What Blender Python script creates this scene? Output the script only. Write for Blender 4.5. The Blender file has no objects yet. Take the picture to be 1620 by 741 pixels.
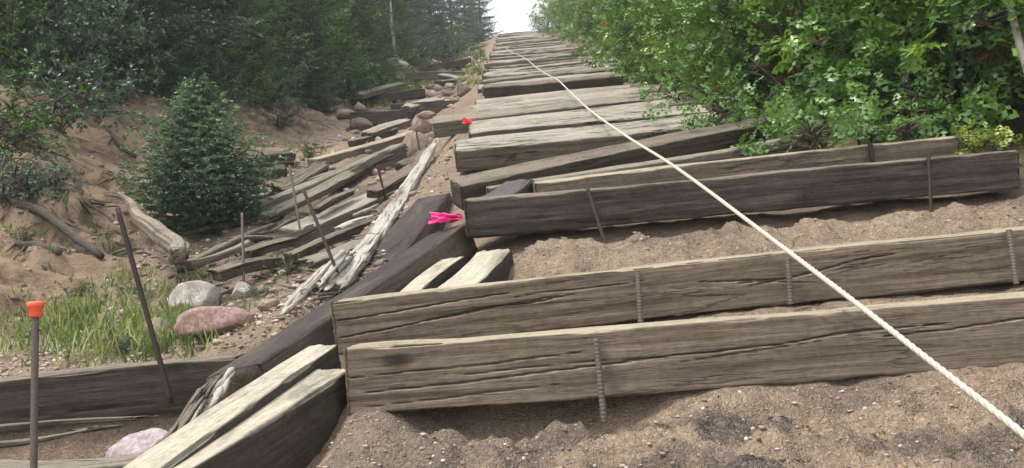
import bpy, math, random
import numpy as np
from mathutils import Vector, Matrix

S = bpy.context.scene
COL = S.collection
R_ = math.radians

# ------------------------------------------------------------------ camera
FPX, PITCH, ROLL, YAW = 1271.0, R_(8.0), R_(5.0), R_(-0.4)
fwd = np.array([math.sin(YAW) * math.cos(PITCH), math.cos(YAW) * math.cos(PITCH), math.sin(PITCH)])
r0 = np.array([math.cos(YAW), -math.sin(YAW), 0.0])
u0 = np.cross(r0, fwd)
RV = math.cos(ROLL) * r0 - math.sin(ROLL) * u0
UV = math.sin(ROLL) * r0 + math.cos(ROLL) * u0
cam = bpy.data.cameras.new('camera')
cam.sensor_width = 36.0
cam.lens = 36.0 * FPX / 1620.0
cam.clip_end = 2000
cam.clip_start = 0.05
co = bpy.data.objects.new('camera', cam)
COL.objects.link(co)
m = Matrix.Identity(4)
for i in range(3):
    m[i][0], m[i][1], m[i][2] = RV[i], UV[i], -fwd[i]
co.matrix_world = m
S.camera = co

# ------------------------------------------------------------------ light
SUN_EL, SUN_AZ = R_(60), R_(-125)          # azimuth from +Y, negative = left
w = bpy.data.worlds.new('World')
S.world = w
w.use_nodes = True
nt = w.node_tree
bg = nt.nodes['Background']
sky = nt.nodes.new('ShaderNodeTexSky')
sky.sky_type = 'NISHITA'
sky.sun_disc = False
sky.sun_elevation = SUN_EL
sky.sun_rotation = SUN_AZ
sky.air_density = 1.0
sky.dust_density = 6.0
sky.ozone_density = 1.0
# overcast: the blue of the clear sky is mostly hidden behind an even white cloud layer
mixw = nt.nodes.new('ShaderNodeMix')
mixw.data_type = 'RGBA'
mixw.inputs[0].default_value = 0.65
mixw.inputs[7].default_value = (9.6, 9.7, 9.8, 1)
nt.links.new(sky.outputs[0], mixw.inputs[6])
nt.links.new(mixw.outputs[2], bg.inputs['Color'])
bg.inputs['Strength'].default_value = 0.084
sd = bpy.data.lights.new('sun', 'SUN')
sd.energy = 1.5
sd.angle = R_(10)
sd.color = (1.0, 0.94, 0.85)
so = bpy.data.objects.new('sun', sd)
COL.objects.link(so)
sdir = Vector((math.sin(SUN_AZ) * math.cos(SUN_EL), math.cos(SUN_AZ) * math.cos(SUN_EL), math.sin(SUN_EL)))
so.rotation_euler = sdir.to_track_quat('Z', 'Y').to_euler()
so.location = sdir * 50
S.view_settings.view_transform = 'Standard'
S.view_settings.look = 'None'
S.view_settings.exposure = 1.3
S.view_settings.gamma = 1
S.view_settings.use_curve_mapping = False
S.render.engine = 'CYCLES'
S.cycles.use_denoising = True
S.cycles.max_bounces = 6
S.cycles.transparent_max_bounces = 4
S.cycles.use_adaptive_sampling = True
S.cycles.adaptive_threshold = 0.02


HAZE = .0020

# ------------------------------------------------------------------ noise
def _hash(ix, iy, iz, seed):
    h = (ix * 374761393 + iy * 668265263 + iz * 2147483647 + seed * 974634777) & 0xFFFFFFFF
    h = ((h ^ (h >> 13)) * 1274126177) & 0xFFFFFFFF
    h = (h ^ (h >> 16)) & 0xFFFFFFFF
    return h / 4294967295.0


def vn(p, seed=0):
    p = np.asarray(p, float)
    i = np.floor(p).astype(np.int64)
    f = p - i
    f = f * f * (3 - 2 * f)
    x, y, z = i[:, 0], i[:, 1], i[:, 2]
    r = 0
    for dx in (0, 1):
        wx = f[:, 0] if dx else 1 - f[:, 0]
        for dy in (0, 1):
            wy = f[:, 1] if dy else 1 - f[:, 1]
            for dz in (0, 1):
                wz = f[:, 2] if dz else 1 - f[:, 2]
                r = r + wx * wy * wz * _hash(x + dx, y + dy, z + dz, seed)
    return r * 2 - 1


def fbm(p, oct=4, seed=0, gain=0.5):
    p = np.asarray(p, float)
    a, s, t = 1.0, 0, 0
    for k in range(oct):
        s = s + a * vn(p * (2.03 ** k) + k * 17.3, seed + k)
        t += a
        a *= gain
    return s / t


def P3(x, y, z=None):
    x = np.asarray(x, float).ravel()
    y = np.asarray(y, float).ravel()
    z = np.zeros_like(x) if z is None else np.broadcast_to(z, x.shape)
    return np.stack([x, y, z], 1)


def sstep(a, b, x):
    t = np.clip((x - a) / (b - a), 0, 1)
    return t * t * (3 - 2 * t)


# ------------------------------------------------------------------ terrain height
CREST = 61.0
KY = [-20, 0, 1.6, 1.95, 2.15, 2.32, 2.45, 2.52, 2.80, 2.92, 3.02, 3.30, 3.62, 3.85, 4.10, 4.3, 4.6, 5.0, 5.4, 5.6, 6, CREST, CREST + 6, 140]
KZ = [-9.5, -1.15, -.44, -.30, -.24, -.17, -.06, .012, .03, .07, .13, .26, .45, .52, .58, .62, .74, .95, 1.12, 1.24, 1.42, .42 * CREST - 1.1, .42 * CREST - .2, .42 * CREST + 1]


def height(x, y, detail=True):
    x = np.asarray(x, float).ravel()
    y = np.asarray(y, float).ravel()
    zc = np.interp(y, KY, KZ)
    zr = np.where(y < 6, .42 * y - 1.1, np.interp(y, KY, KZ))   # smooth slope away from the steps
    far = sstep(30, 45, y)
    # across profile
    px = [-60, -30, -9, -4.6, -3.6, -2.9, -2.4, -1.5, -1.1, -.75, -.5, 2.4, 3.0, 4.5, 30, 60]
    pz = [16, 9, 2.6, .68, .02, -.34, -.42, -.40, -.34, -.14, 0, 0, .12, .45, 6, 12]
    off = np.interp(x, px, pz)
    wc = sstep(-.75, -.5, x) * (1 - sstep(2.5, 3.0, x))
    z = zc * wc + zr * (1 - wc) + off * (1 - .55 * far * (off < 0))
    # lower pocket in front of the left retaining timber
    pocket = (1 - sstep(-.95, -.75, x)) * (1 - sstep(3.02, 3.12, y)) * sstep(-6, -3, x)
    z = z - pocket * (.06 + .20 * sstep(2.2, 3.0, y))
    # shelf behind the left retaining timber
    sh = (1 - sstep(-1.0, -.8, x)) * sstep(3.10, 3.16, y) * (1 - sstep(3.3, 4.3, y)) * sstep(-3.6, -2.6, x)
    z = z + sh * .19
    if detail:
        bank = (1 - sstep(-3.0, -2.4, x))
        rav = (1 - sstep(-1.0, -.6, x))
        n1 = fbm(P3(x * .5, y * .5), 3, 3)
        n2 = fbm(P3(x * 2.1, y * 2.1), 4, 5)
        n3 = fbm(P3(x * 9, y * 9), 4, 9)
        n4 = fbm(P3(x * 34, y * 34), 3, 19)
        z = z + bank * (n1 * .34 + n2 * .09 + (.10 - np.abs(fbm(P3(x * 1.7 + y * .6, y * .9), 4, 15))) * .18) + rav * (n2 * .08 + n3 * .040)
        z = z + (1 - rav) * (n2 * .02 + n3 * .018)
        near = 1 - sstep(6, 9, y)
        z = z + near * n4 * .009
        # eroded ledges on the left bank
        led = (z * 3.0 + x * 1.1 + n1 * 2.6 + n2 * 1.1)
        fr = led - np.floor(led)
        z = z + bank * n3 * .015
        z = z + bank * (1 - sstep(14, 20, y)) * .12 * (.35 + np.clip(n1 + .5, 0, 1)) * (sstep(.72, .97, fr) - fr)
        # clods on the sand under the lowest ties
        k = (1 - sstep(2.15, 2.3, y)) * sstep(1.2, 1.6, y) * sstep(-.5, -.2, x)
        cl = np.abs(fbm(P3(x * 5, y * 9), 4, 33))
        lay = (y * 9 + n2 * 1.6 + x * .5)
        lay = lay - np.floor(lay)
        z = z + k * (.12 * (.35 - cl) + .022 * n4 + .035 * (sstep(.0, .25, lay) - lay) * (.5 + n1))
        tf_ = fbm(P3(x * 2.0, y * 6.5), 4, 91) * 5 + y * 2
        fr_ = tf_ - np.floor(tf_)
        z = z + k * .030 * (sstep(.70, .97, fr_) - fr_)
        k2 = sstep(3.05, 3.15, y) * (1 - sstep(3.6, 3.75, y)) * sstep(-.3, 0, x) * (1 - sstep(2.4, 2.7, x))
        z = z + k2 * (.030 * (sstep(.70, .97, fr_) - fr_) + .05 * n3)
        # washed-out hollow below the left end of the lowest tie, spill of sand left of it
        hol = np.exp(-(((x - .0) / .36) ** 4 + ((y - 2.36) / .20) ** 4))
        z = z - .13 * hol
        pit = np.exp(-(((x + .33) / .30) ** 4 + ((y - 3.35) / .62) ** 4))
        z = z - .16 * pit
        pit2 = np.exp(-(((x + .42) / .22) ** 4 + ((y - 4.55) / .6) ** 4))
        z = z - .13 * pit2
        gap = np.exp(-(((x + 1.15) / .45) ** 4 + ((y - 6.7 - (x + 1.15) * 2) / .55) ** 4))
        z = z - .22 * gap
        hp = np.exp(-(((x + .43) / .12) ** 2 + ((y - 2.1) / .25) ** 2))
        z = z + .09 * hp
        hol2 = np.exp(-(((x - .9) / 1.2) ** 2 + ((y - 3.83) / .13) ** 2))
        z = z - .10 * hol2
    return z


def ray(px, py):
    u = (px - 810.0) / FPX
    v = (370.5 - py) / FPX
    return fwd + u * RV + v * UV


def at(px, py, Y):
    d = ray(px, py)
    return Vector(d * (Y / d[1]))


def hit(px, py, y0=1.4, y1=62, lift=0.0):
    d = ray(px, py)
    ys = np.geomspace(y0, y1, 900)
    pts = d[None, :] * (ys / d[1])[:, None]
    h = height(pts[:, 0], pts[:, 1])
    below = np.nonzero(pts[:, 2] < h)[0]
    k = below[0] if len(below) else len(ys) - 1
    p = pts[k]
    return Vector((p[0], p[1], float(height([p[0]], [p[1]])[0]) + lift))


# ------------------------------------------------------------------ object helpers
def tag(o, label=None, cat=None, group=None, kind=None):
    if label: o['label'] = label
    if cat: o['category'] = cat
    if group: o['group'] = group
    if kind: o['kind'] = kind
    return o


def link(name, me, mat=None, parent=None):
    o = bpy.data.objects.new(name, me)
    COL.objects.link(o)
    if mat is not None and me is not None:
        if len(me.materials) == 0:
            me.materials.append(mat)
    if parent: o.parent = parent
    return o


def empty(name, loc=(0, 0, 0)):
    o = bpy.data.objects.new(name, None)
    o.empty_display_size = .1
    COL.objects.link(o)
    o.location = loc
    return o


def mesh_np(name, V, F, smooth=True, attr=None):
    """V (n,3); F (m,k) equal-size faces or list of such arrays"""
    me = bpy.data.meshes.new(name)
    if not isinstance(F, (list, tuple)): F = [F]
    F = [np.asarray(f, np.int32) for f in F if len(f)]
    loops = np.concatenate([f.ravel() for f in F])
    sizes = np.concatenate([np.full(len(f), f.shape[1], np.int32) for f in F])
    starts = np.concatenate([[0], np.cumsum(sizes)[:-1]]).astype(np.int32)
    me.vertices.add(len(V))
    me.vertices.foreach_set('co', np.asarray(V, np.float32).ravel())
    me.loops.add(len(loops))
    me.loops.foreach_set('vertex_index', loops)
    me.polygons.add(len(sizes))
    me.polygons.foreach_set('loop_start', starts)
    me.polygons.foreach_set('loop_total', sizes)
    me.update(calc_edges=True)
    me.validate()
    if smooth and len(me.polygons):
        me.polygons.foreach_set('use_smooth', np.ones(len(me.polygons), bool))
    if attr:
        for k, (dom, val) in attr.items():
            a = me.attributes.new(k, 'FLOAT', dom)
            a.data.foreach_set('value', np.asarray(val, np.float32))
    return me


def grid_faces(nu, nv, wrapv=False, off=0):
    u = np.arange(nu - 1)
    v = np.arange(nv if wrapv else nv - 1)
    U, V = np.meshgrid(u, v, indexing='ij')
    V2 = (V + 1) % nv
    a = U * nv + V
    b = (U + 1) * nv + V
    c = (U + 1) * nv + V2
    d = U * nv + V2
    return np.stack([a.ravel(), b.ravel(), c.ravel(), d.ravel()], 1) + off


class MB:
    """collects geometry for one mesh"""
    def __init__(s): s.V, s.F, s.n, s.A = [], {}, 0, []

    def add(s, V, F, a=0.0):
        V = np.asarray(V, float)
        if not isinstance(F, (list, tuple)): F = [F]
        for f in F:
            f = np.asarray(f)
            if len(f): s.F.setdefault(f.shape[1], []).append(f + s.n)
        s.V.append(V)
        s.n += len(V)

    def build(s, name, smooth=True):
        return mesh_np(name, np.concatenate(s.V), [np.concatenate(v) for v in s.F.values()], smooth)


def tube(pts, rad, seg=8, rough=0.0, seed=0, closed=True, cf=1.6, lf=.35):
    pts = np.asarray(pts, float)
    n = len(pts)
    rad = np.broadcast_to(np.asarray(rad, float), (n,))
    T = np.gradient(pts, axis=0)
    T /= np.linalg.norm(T, axis=1)[:, None] + 1e-9
    ref = np.array([0, 0, 1.0]) if abs(T[0][2]) < .9 else np.array([1.0, 0, 0])
    A = np.cross(T, ref)
    A /= np.linalg.norm(A, axis=1)[:, None] + 1e-9
    B = np.cross(T, A)
    th = np.linspace(0, 2 * np.pi, seg, endpoint=False)
    r = rad[:, None] * np.ones(seg)[None, :]
    if rough:
        nn = fbm(P3(np.repeat(np.arange(n) * lf, seg) + seed, np.tile(np.cos(th) * cf, n), np.tile(np.sin(th) * cf, n)), 3, seed)
        r = r * (1 + rough * nn.reshape(n, seg))
    V = pts[:, None, :] + r[:, :, None] * (np.cos(th)[None, :, None] * A[:, None, :] + np.sin(th)[None, :, None] * B[:, None, :])
    V = V.reshape(-1, 3)
    F = [grid_faces(n, seg, True)]
    if closed:
        V = np.concatenate([V, pts[:1], pts[-1:]])
        a = np.arange(seg)
        b = (a + 1) % seg
        c0 = np.full(seg, n * seg)
        F.append(np.concatenate([np.stack([c0, a, b], 1), np.stack([c0 + 1, (n - 1) * seg + b, (n - 1) * seg + a], 1)]))
    return V, F


# ------------------------------------------------------------------ materials
def newmat(name):
    mt = bpy.data.materials.new(name)
    mt.use_nodes = True
    t = mt.node_tree
    b = t.nodes['Principled BSDF']
    return mt, t, b


def N(t, typ, **kw):
    n = t.nodes.new(typ)
    for k, v in kw.items():
        if k in ('op', 'operation'): n.operation = v
        elif hasattr(n, k): setattr(n, k, v)
    return n


def lk(t, a, b): t.links.new(a, b)


def noise(t, vec, scale, detail=5, rough=.55, dist=0):
    n = t.nodes.new('ShaderNodeTexNoise')
    n.inputs['Scale'].default_value = scale
    n.inputs['Detail'].default_value = detail
    n.inputs['Roughness'].default_value = rough
    n.inputs['Distortion'].default_value = dist
    if vec is not None: lk(t, vec, n.inputs['Vector'])
    return n.outputs['Fac']


def ramp(t, fac, stops):
    r = t.nodes.new('ShaderNodeValToRGB')
    cr = r.color_ramp
    while len(cr.elements) < len(stops): cr.elements.new(.5)
    for e, (p, c) in zip(cr.elements, stops):
        e.position = p
        e.color = c if len(c) == 4 else (*c, 1)
    lk(t, fac, r.inputs[0])
    return r.outputs[0]


def mixc(t, fac, a, b, mode='MIX'):
    n = t.nodes.new('ShaderNodeMix')
    n.data_type = 'RGBA'
    n.blend_type = mode
    for sck, v in ((n.inputs[0], fac), (n.inputs[6], a), (n.inputs[7], b)):
        if isinstance(v, bpy.types.NodeSocket): lk(t, v, sck)
        elif isinstance(v, (int, float)): sck.default_value = v
        else: sck.default_value = (*v, 1)
    return n.outputs[2]


def mth(t, op, a, b=None, clamp=False):
    n = t.nodes.new('ShaderNodeMath')
    n.operation = op
    n.use_clamp = clamp
    for sck, v in ((n.inputs[0], a), (n.inputs[1], b)):
        if v is None: continue
        if isinstance(v, bpy.types.NodeSocket): lk(t, v, sck)
        else: sck.default_value = v
    return n.outputs[0]


def mapping(t, vec, scale, loc=None):
    n = t.nodes.new('ShaderNodeMapping')
    n.inputs['Scale'].default_value = scale
    lk(t, vec, n.inputs['Vector'])
    if loc is not None: lk(t, loc, n.inputs['Location'])
    return n.outputs[0]


def bump(t, b, h, strength, dist, prev=None):
    n = t.nodes.new('ShaderNodeBump')
    n.inputs['Strength'].default_value = strength
    n.inputs['Distance'].default_value = dist
    lk(t, h, n.inputs['Height'])
    if prev is not None: lk(t, prev, n.inputs['Normal'])
    lk(t, n.outputs[0], b.inputs['Normal'])
    return n.outputs[0]


def wood(name, dark, mid, light, top, topmix=.8, crack=.8, moss=0.0, stain=(.03, .022, .018), stainamt=.5, knot=None):
    mt, t, b = newmat(name)
    tc = N(t, 'ShaderNodeTexCoord')
    oi = N(t, 'ShaderNodeObjectInfo')
    loc = N(t, 'ShaderNodeCombineXYZ')
    r50 = mth(t, 'MULTIPLY', oi.outputs['Random'], 50.0)
    for i in range(3): lk(t, r50, loc.inputs[i])
    vec = mapping(t, tc.outputs['Object'], (1, 1, 1), loc.outputs[0])
    g1 = noise(t, mapping(t, vec, (2.6, 75, 75)), 1.0, 8, .72, .35)
    g2 = noise(t, mapping(t, vec, (.7, 16, 16)), 1.0, 4, .6, .9)
    big = noise(t, mapping(t, vec, (2.2, 5, 5)), 1.0, 4, .6, .3)
    fine = noise(t, mapping(t, vec, (9, 210, 210)), 1.0, 4, .7)
    spk = noise(t, mapping(t, vec, (40, 60, 60)), 1.0, 4, .7)
    col = ramp(t, g1, [(.28, dark), (.5, mid), (.72, light)])
    col = mixc(t, mth(t, 'MULTIPLY', mth(t, 'SUBTRACT', g2, .35), 1.0, True), col, mixc(t, .5, mid, light))
    # bleached top
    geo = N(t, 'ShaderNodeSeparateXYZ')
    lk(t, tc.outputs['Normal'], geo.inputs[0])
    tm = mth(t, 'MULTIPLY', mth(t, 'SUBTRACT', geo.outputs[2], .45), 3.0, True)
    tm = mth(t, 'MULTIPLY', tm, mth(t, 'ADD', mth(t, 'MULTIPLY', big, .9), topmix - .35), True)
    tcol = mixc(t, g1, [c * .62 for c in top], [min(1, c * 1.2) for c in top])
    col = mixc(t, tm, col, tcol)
    # stains
    st = mth(t, 'MULTIPLY', mth(t, 'SUBTRACT', noise(t, mapping(t, vec, (1.6, 4, 4)), 1.3, 5, .62, .5), .52), 5.0, True)
    col = mixc(t, mth(t, 'MULTIPLY', st, stainamt), col, stain)
    if moss:
        ms = mth(t, 'MULTIPLY', mth(t, 'SUBTRACT', noise(t, vec, 4.5, 4, .6), .5), 6.0, True)
        col = mixc(t, mth(t, 'MULTIPLY', ms, moss), col, (.10, .115, .035))
    # cracks following the grain
    cn = noise(t, mapping(t, vec, (.8, 11, 11)), 1.0, 5, .6, .35)
    cl = mth(t, 'ABSOLUTE', mth(t, 'SUBTRACT', cn, .5))
    cl = mth(t, 'SUBTRACT', 1.0, mth(t, 'MULTIPLY', cl, 75.0), True)
    cmask = mth(t, 'MULTIPLY', mth(t, 'SUBTRACT', noise(t, mapping(t, vec, (1.2, 3, 3)), 1.0, 2), .47), 9.0, True)
    cl = mth(t, 'MULTIPLY', cl, cmask, True)
    cl = mth(t, 'MULTIPLY', cl, crack)
    col = mixc(t, cl, col, (.012, .009, .007))
    if knot:
        so_ = N(t, 'ShaderNodeSeparateXYZ')
        lk(t, tc.outputs['Object'], so_.inputs[0])
        dx_ = mth(t, 'MULTIPLY', mth(t, 'SUBTRACT', so_.outputs[0], knot[0]), 24.0)
        dz_ = mth(t, 'MULTIPLY', mth(t, 'SUBTRACT', so_.outputs[2], knot[1]), 46.0)
        rr2 = mth(t, 'ADD', mth(t, 'MULTIPLY', dx_, dx_), mth(t, 'MULTIPLY', dz_, dz_))
        rr2 = mth(t, 'ADD', rr2, mth(t, 'MULTIPLY', g2, .8))
        kf = mth(t, 'MULTIPLY', mth(t, 'SUBTRACT', 2.0, rr2), .55, True)
        col = mixc(t, kf, col, (.030, .022, .018))
    fv = ramp(t, mth(t, 'ADD', mth(t, 'MULTIPLY', fine, .55), mth(t, 'MULTIPLY', spk, .45)), [(.34, (.55, .54, .53)), (.5, (1, 1, 1)), (.66, (1.28, 1.27, 1.24))])
    col = mixc(t, 1.0, col, fv, 'MULTIPLY')
    lk(t, col, b.inputs['Base Color'])
    b.inputs['Roughness'].default_value = .9
    b.inputs['Specular IOR Level'].default_value = .25
    h = mth(t, 'ADD', mth(t, 'MULTIPLY', g1, .7), mth(t, 'ADD', mth(t, 'MULTIPLY', fine, .35), mth(t, 'MULTIPLY', spk, .25)))
    h = mth(t, 'SUBTRACT', h, mth(t, 'MULTIPLY', cl, 1.4))
    bump(t, b, h, 1.0, .007)
    return mt


OLV = ((.085, .066, .050), (.150, .120, .092), (.22, .176, .132), (.37, .325, .24))
W_OLIVE = wood('weathered_olive_wood', *OLV, .95, .5, .0, stainamt=.35)
W_KNOT = wood('weathered_olive_wood_with_knot', *OLV, .95, .4, .0, stainamt=.35, knot=(.150, -.045))
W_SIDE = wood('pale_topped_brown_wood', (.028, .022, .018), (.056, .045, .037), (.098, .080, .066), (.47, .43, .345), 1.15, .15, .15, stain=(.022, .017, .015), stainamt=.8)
W_RETAIN = wood('dark_brown_wood', (.022, .018, .015), (.044, .036, .030), (.078, .063, .053), (.21, .18, .15), .9, .5, .1, stainamt=.7)  # very dark brown sides, paler brown top
W_GREY = wood('weathered_grey_wood', (.080, .066, .054), (.145, .122, .103), (.20, .172, .143), (.245, .218, .175), .9, .8, .15, stainamt=.5)
W_DARK = wood('creosote_dark_wood', (.024, .019, .016), (.058, .047, .040), (.125, .103, .084), (.24, .20, .16), .6, .5, .0, stain=(.026, .019, .024), stainamt=.9)
W_PURPLE = wood('creosote_purple_wood', (.030, .024, .023), (.060, .049, .046), (.10, .083, .076), (.10, .085, .088), .9, .8, .0, stain=(.17, .14, .11), stainamt=.5)
W_BROWN = wood('brown_wood', (.032, .025, .020), (.068, .053, .042), (.12, .096, .077), (.20, .17, .135), .8, .8, .1, stainamt=.5)
W_PALE = wood('pale_weathered_wood', (.075, .062, .052), (.14, .12, .10), (.22, .19, .155), (.34, .31, .26), 1.05, .8, .2, stainamt=.35)
W_WHITE = wood('bleached_splinter_wood', (.20, .18, .15), (.34, .315, .27), (.52, .49, .43), (.44, .42, .37), .8, .6, .0, stain=(.13, .105, .08), stainamt=.8)
W_DKTOP = wood('purple_topped_brown_wood', (.050, .039, .032), (.095, .076, .061), (.15, .123, .10), (.058, .047, .046), .9, .8, .0, stain=(.16, .13, .10), stainamt=.55)
W_BROWN2 = wood('split_log_wood', (.075, .058, .045), (.17, .14, .11), (.27, .23, .18), (.30, .265, .22), .8, .9, .0, stain=(.09, .05, .035), stainamt=.8)
W_BARK = wood('bark', (.035, .028, .022), (.075, .062, .05), (.14, .12, .10), (.13, .11, .09), .8, .6, .0)


def ground_mat():
    mt, t, b = newmat('sandy_ground')
    tc = N(t, 'ShaderNodeTexCoord')
    v = tc.outputs['Object']
    n1 = noise(t, v, 1.3, 5, .6)
    n2 = noise(t, v, 9, 6, .65)
    n3 = noise(t, v, 60, 4, .7)
    col = ramp(t, n1, [(.3, (.25, .188, .128)), (.55, (.36, .275, .188)), (.75, (.44, .345, .245))])
    col = mixc(t, ramp(t, n2, [(.38, (0, 0, 0)), (.62, (1, 1, 1))]), mixc(t, .55, col, (.15, .115, .09)), col)
    col = mixc(t, mth(t, 'MULTIPLY', ramp(t, n3, [(.42, (1, 1, 1)), (.55, (0, 0, 0))]), .45), col, (.13, .10, .078))
    vo = N(t, 'ShaderNodeTexVoronoi')
    vo.inputs['Scale'].default_value = 190
    lk(t, v, vo.inputs['Vector'])
    sp = N(t, 'ShaderNodeSeparateColor')
    lk(t, vo.outputs['Color'], sp.inputs[0])
    gr = ramp(t, sp.outputs[0], [(.0, (.10, .08, .065)), (.3, (.25, .19, .14)), (.75, (.36, .27, .21)), (.92, (.55, .47, .40)), (1, (.62, .58, .53))])
    n6 = noise(t, mapping(t, v, (3, 11, 11)), 1.0, 6, .7, .8)
    col = mixc(t, mth(t, 'MULTIPLY', mth(t, 'SUBTRACT', n6, .52), 5.0, True), col, (.13, .098, .078))
    col = mixc(t, .28, col, gr)
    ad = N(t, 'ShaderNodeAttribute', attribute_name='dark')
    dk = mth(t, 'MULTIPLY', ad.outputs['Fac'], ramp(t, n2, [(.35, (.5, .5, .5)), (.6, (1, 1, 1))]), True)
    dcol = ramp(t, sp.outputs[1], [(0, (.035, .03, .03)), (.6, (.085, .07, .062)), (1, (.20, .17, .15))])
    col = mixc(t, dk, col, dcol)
    ag = N(t, 'ShaderNodeAttribute', attribute_name='litter')
    lcol = ramp(t, n2, [(.3, (.045, .035, .025)), (.55, (.075, .07, .03)), (.7, (.12, .095, .06))])
    col = mixc(t, ag.outputs['Fac'], col, lcol)
    ar = N(t, 'ShaderNodeAttribute', attribute_name='red')
    nb_ = noise(t, mapping(t, v, (1, 1, 1.8)), 1.7, 9, .72, .5)
    bk = mth(t, 'MULTIPLY', mth(t, 'SUBTRACT', nb_, .47), 8.0, True)
    bk = mth(t, 'MULTIPLY', bk, mth(t, 'MULTIPLY', ar.outputs['Fac'], .75))
    bfine = noise(t, v, 14, 6, .75)
    bk2 = mth(t, 'MULTIPLY', mth(t, 'MULTIPLY', mth(t, 'SUBTRACT', bfine, .55), 8.0, True), mth(t, 'MULTIPLY', ar.outputs['Fac'], .6))
    col = mixc(t, mth(t, 'MULTIPLY', ar.outputs['Fac'], .6), col, mixc(t, n2, (.20, .135, .088), (.44, .315, .215)))
    col = mixc(t, bk, col, (.115, .075, .055))
    col = mixc(t, bk2, col, (.10, .075, .058))
    lk(t, col, b.inputs['Base Color'])
    b.inputs['Roughness'].default_value = .95
    b.inputs['Specular IOR Level'].default_value = .2
    h = mth(t, 'ADD', mth(t, 'MULTIPLY', n3, .6), mth(t, 'MULTIPLY', vo.outputs['Distance'], -.35))
    h = mth(t, 'ADD', h, mth(t, 'MULTIPLY', n2, 1.2))
    n5 = noise(t, mapping(t, v, (7, 22, 22)), 1.0, 6, .7, .6)
    h = mth(t, 'ADD', h, mth(t, 'MULTIPLY', n5, 1.6))
    bump(t, b, h, 1.0, .016)
    return mt


def rock_mat(name, a, bb, c, speck=.5):
    mt, t, b = newmat(name)
    tc = N(t, 'ShaderNodeTexCoord')
    v = tc.outputs['Object']
    n1 = noise(t, v, 7, 6, .65, .3)
    n2 = noise(t, v, 70, 3, .6)
    col = ramp(t, n1, [(.3, a), (.5, bb), (.7, c)])
    col = mixc(t, mth(t, 'MULTIPLY', ramp(t, n2, [(.4, (1, 1, 1)), (.6, (0, 0, 0))]), speck), col, [q * .45 for q in a])
    lk(t, col, b.inputs['Base Color'])
    b.inputs['Roughness'].default_value = .85
    bump(t, b, mth(t, 'ADD', n1, mth(t, 'MULTIPLY', n2, .4)), .7, .01)
    return mt


def leaf_mat(name, stops, rough=.42, trans=.25):
    mt, t, b = newmat(name)
    at_ = N(t, 'ShaderNodeAttribute', attribute_name='rnd')
    col = ramp(t, at_.outputs['Fac'], stops)
    tc = N(t, 'ShaderNodeTexCoord')
    n = noise(t, tc.outputs['Object'], 3.0, 3)
    col = mixc(t, 1.0, col, ramp(t, n, [(.3, (.7, .75, .75)), (.7, (1.25, 1.2, 1.1))]), 'MULTIPLY')
    lk(t, col, b.inputs['Base Color'])
    b.inputs['Roughness'].default_value = rough
    b.inputs['Specular IOR Level'].default_value = .5
    if trans:
        tr = N(t, 'ShaderNodeBsdfTranslucent')
        lk(t, mixc(t, 1.0, col, (1.3, 1.5, .6), 'MULTIPLY'), tr.inputs[0])
        mx = N(t, 'ShaderNodeMixShader')
        mx.inputs[0].default_value = trans
        lk(t, b.outputs[0], mx.inputs[1])
        lk(t, tr.outputs[0], mx.inputs[2])
        lk(t, mx.outputs[0], t.nodes['Material Output'].inputs[0])
    return mt


def simple(name, col, rough=.8, metal=0, nscale=40, var=.4, spec=.4):
    mt, t, b = newmat(name)
    tc = N(t, 'ShaderNodeTexCoord')
    n = noise(t, tc.outputs['Object'], nscale, 4, .6)
    c = mixc(t, n, [q * (1 - var) for q in col], [min(1, q * (1 + var)) for q in col])
    lk(t, c, b.inputs['Base Color'])
    b.inputs['Roughness'].default_value = rough
    b.inputs['Metallic'].default_value = metal
    b.inputs['Specular IOR Level'].default_value = spec
    bump(t, b, n, .4, .003)
    return mt


M_GROUND = ground_mat()
mh = bpy.data.materials.new('air')
mh.use_nodes = True
mh.node_tree.nodes.clear()
_o = mh.node_tree.nodes.new('ShaderNodeOutputMaterial')
_v = mh.node_tree.nodes.new('ShaderNodeVolumePrincipled')
_v.inputs['Color'].default_value = (.90, .95, 1, 1)
_v.inputs['Density'].default_value = HAZE
_v.inputs['Anisotropy'].default_value = .2
mh.node_tree.links.new(_v.outputs[0], _o.inputs['Volume'])
M_OAK = leaf_mat('oak_leaf', [(0, (.030, .075, .022)), (.25, (.055, .130, .032)), (.5, (.11, .215, .045)), (.8, (.20, .32, .06)), (.955, (.20, .27, .035)), (.985, (.42, .17, .045)), (1, (.35, .10, .04))], .30, .16)
M_OAKL = leaf_mat('pale_oak_leaf', [(0, (.07, .15, .05)), (.5, (.13, .25, .08)), (.9, (.22, .34, .12)), (1, (.42, .25, .12))], .38, .2)
M_OAKY = leaf_mat('oak_leaf_yellowing', [(0, (.10, .16, .03)), (.5, (.19, .26, .045)), (.9, (.30, .33, .06)), (1, (.30, .2, .04))], .42, .22)
M_LEAFBLUE = leaf_mat('bluish_leaf', [(0, (.045, .085, .055)), (.5, (.085, .145, .095)), (1, (.15, .22, .155))], .42, .15)
M_LEAFG = leaf_mat('green_leaf', [(0, (.035, .085, .022)), (.5, (.065, .145, .038)), (1, (.12, .22, .06))], .42, .2)
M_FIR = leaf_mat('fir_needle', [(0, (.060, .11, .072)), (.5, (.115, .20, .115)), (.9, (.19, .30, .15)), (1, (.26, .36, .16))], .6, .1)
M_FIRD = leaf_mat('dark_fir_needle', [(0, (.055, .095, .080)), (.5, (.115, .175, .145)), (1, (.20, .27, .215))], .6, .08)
M_FIRG = leaf_mat('bright_fir_needle', [(0, (.065, .135, .06)), (.5, (.15, .27, .10)), (1, (.27, .40, .14))], .6, .1)
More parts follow.
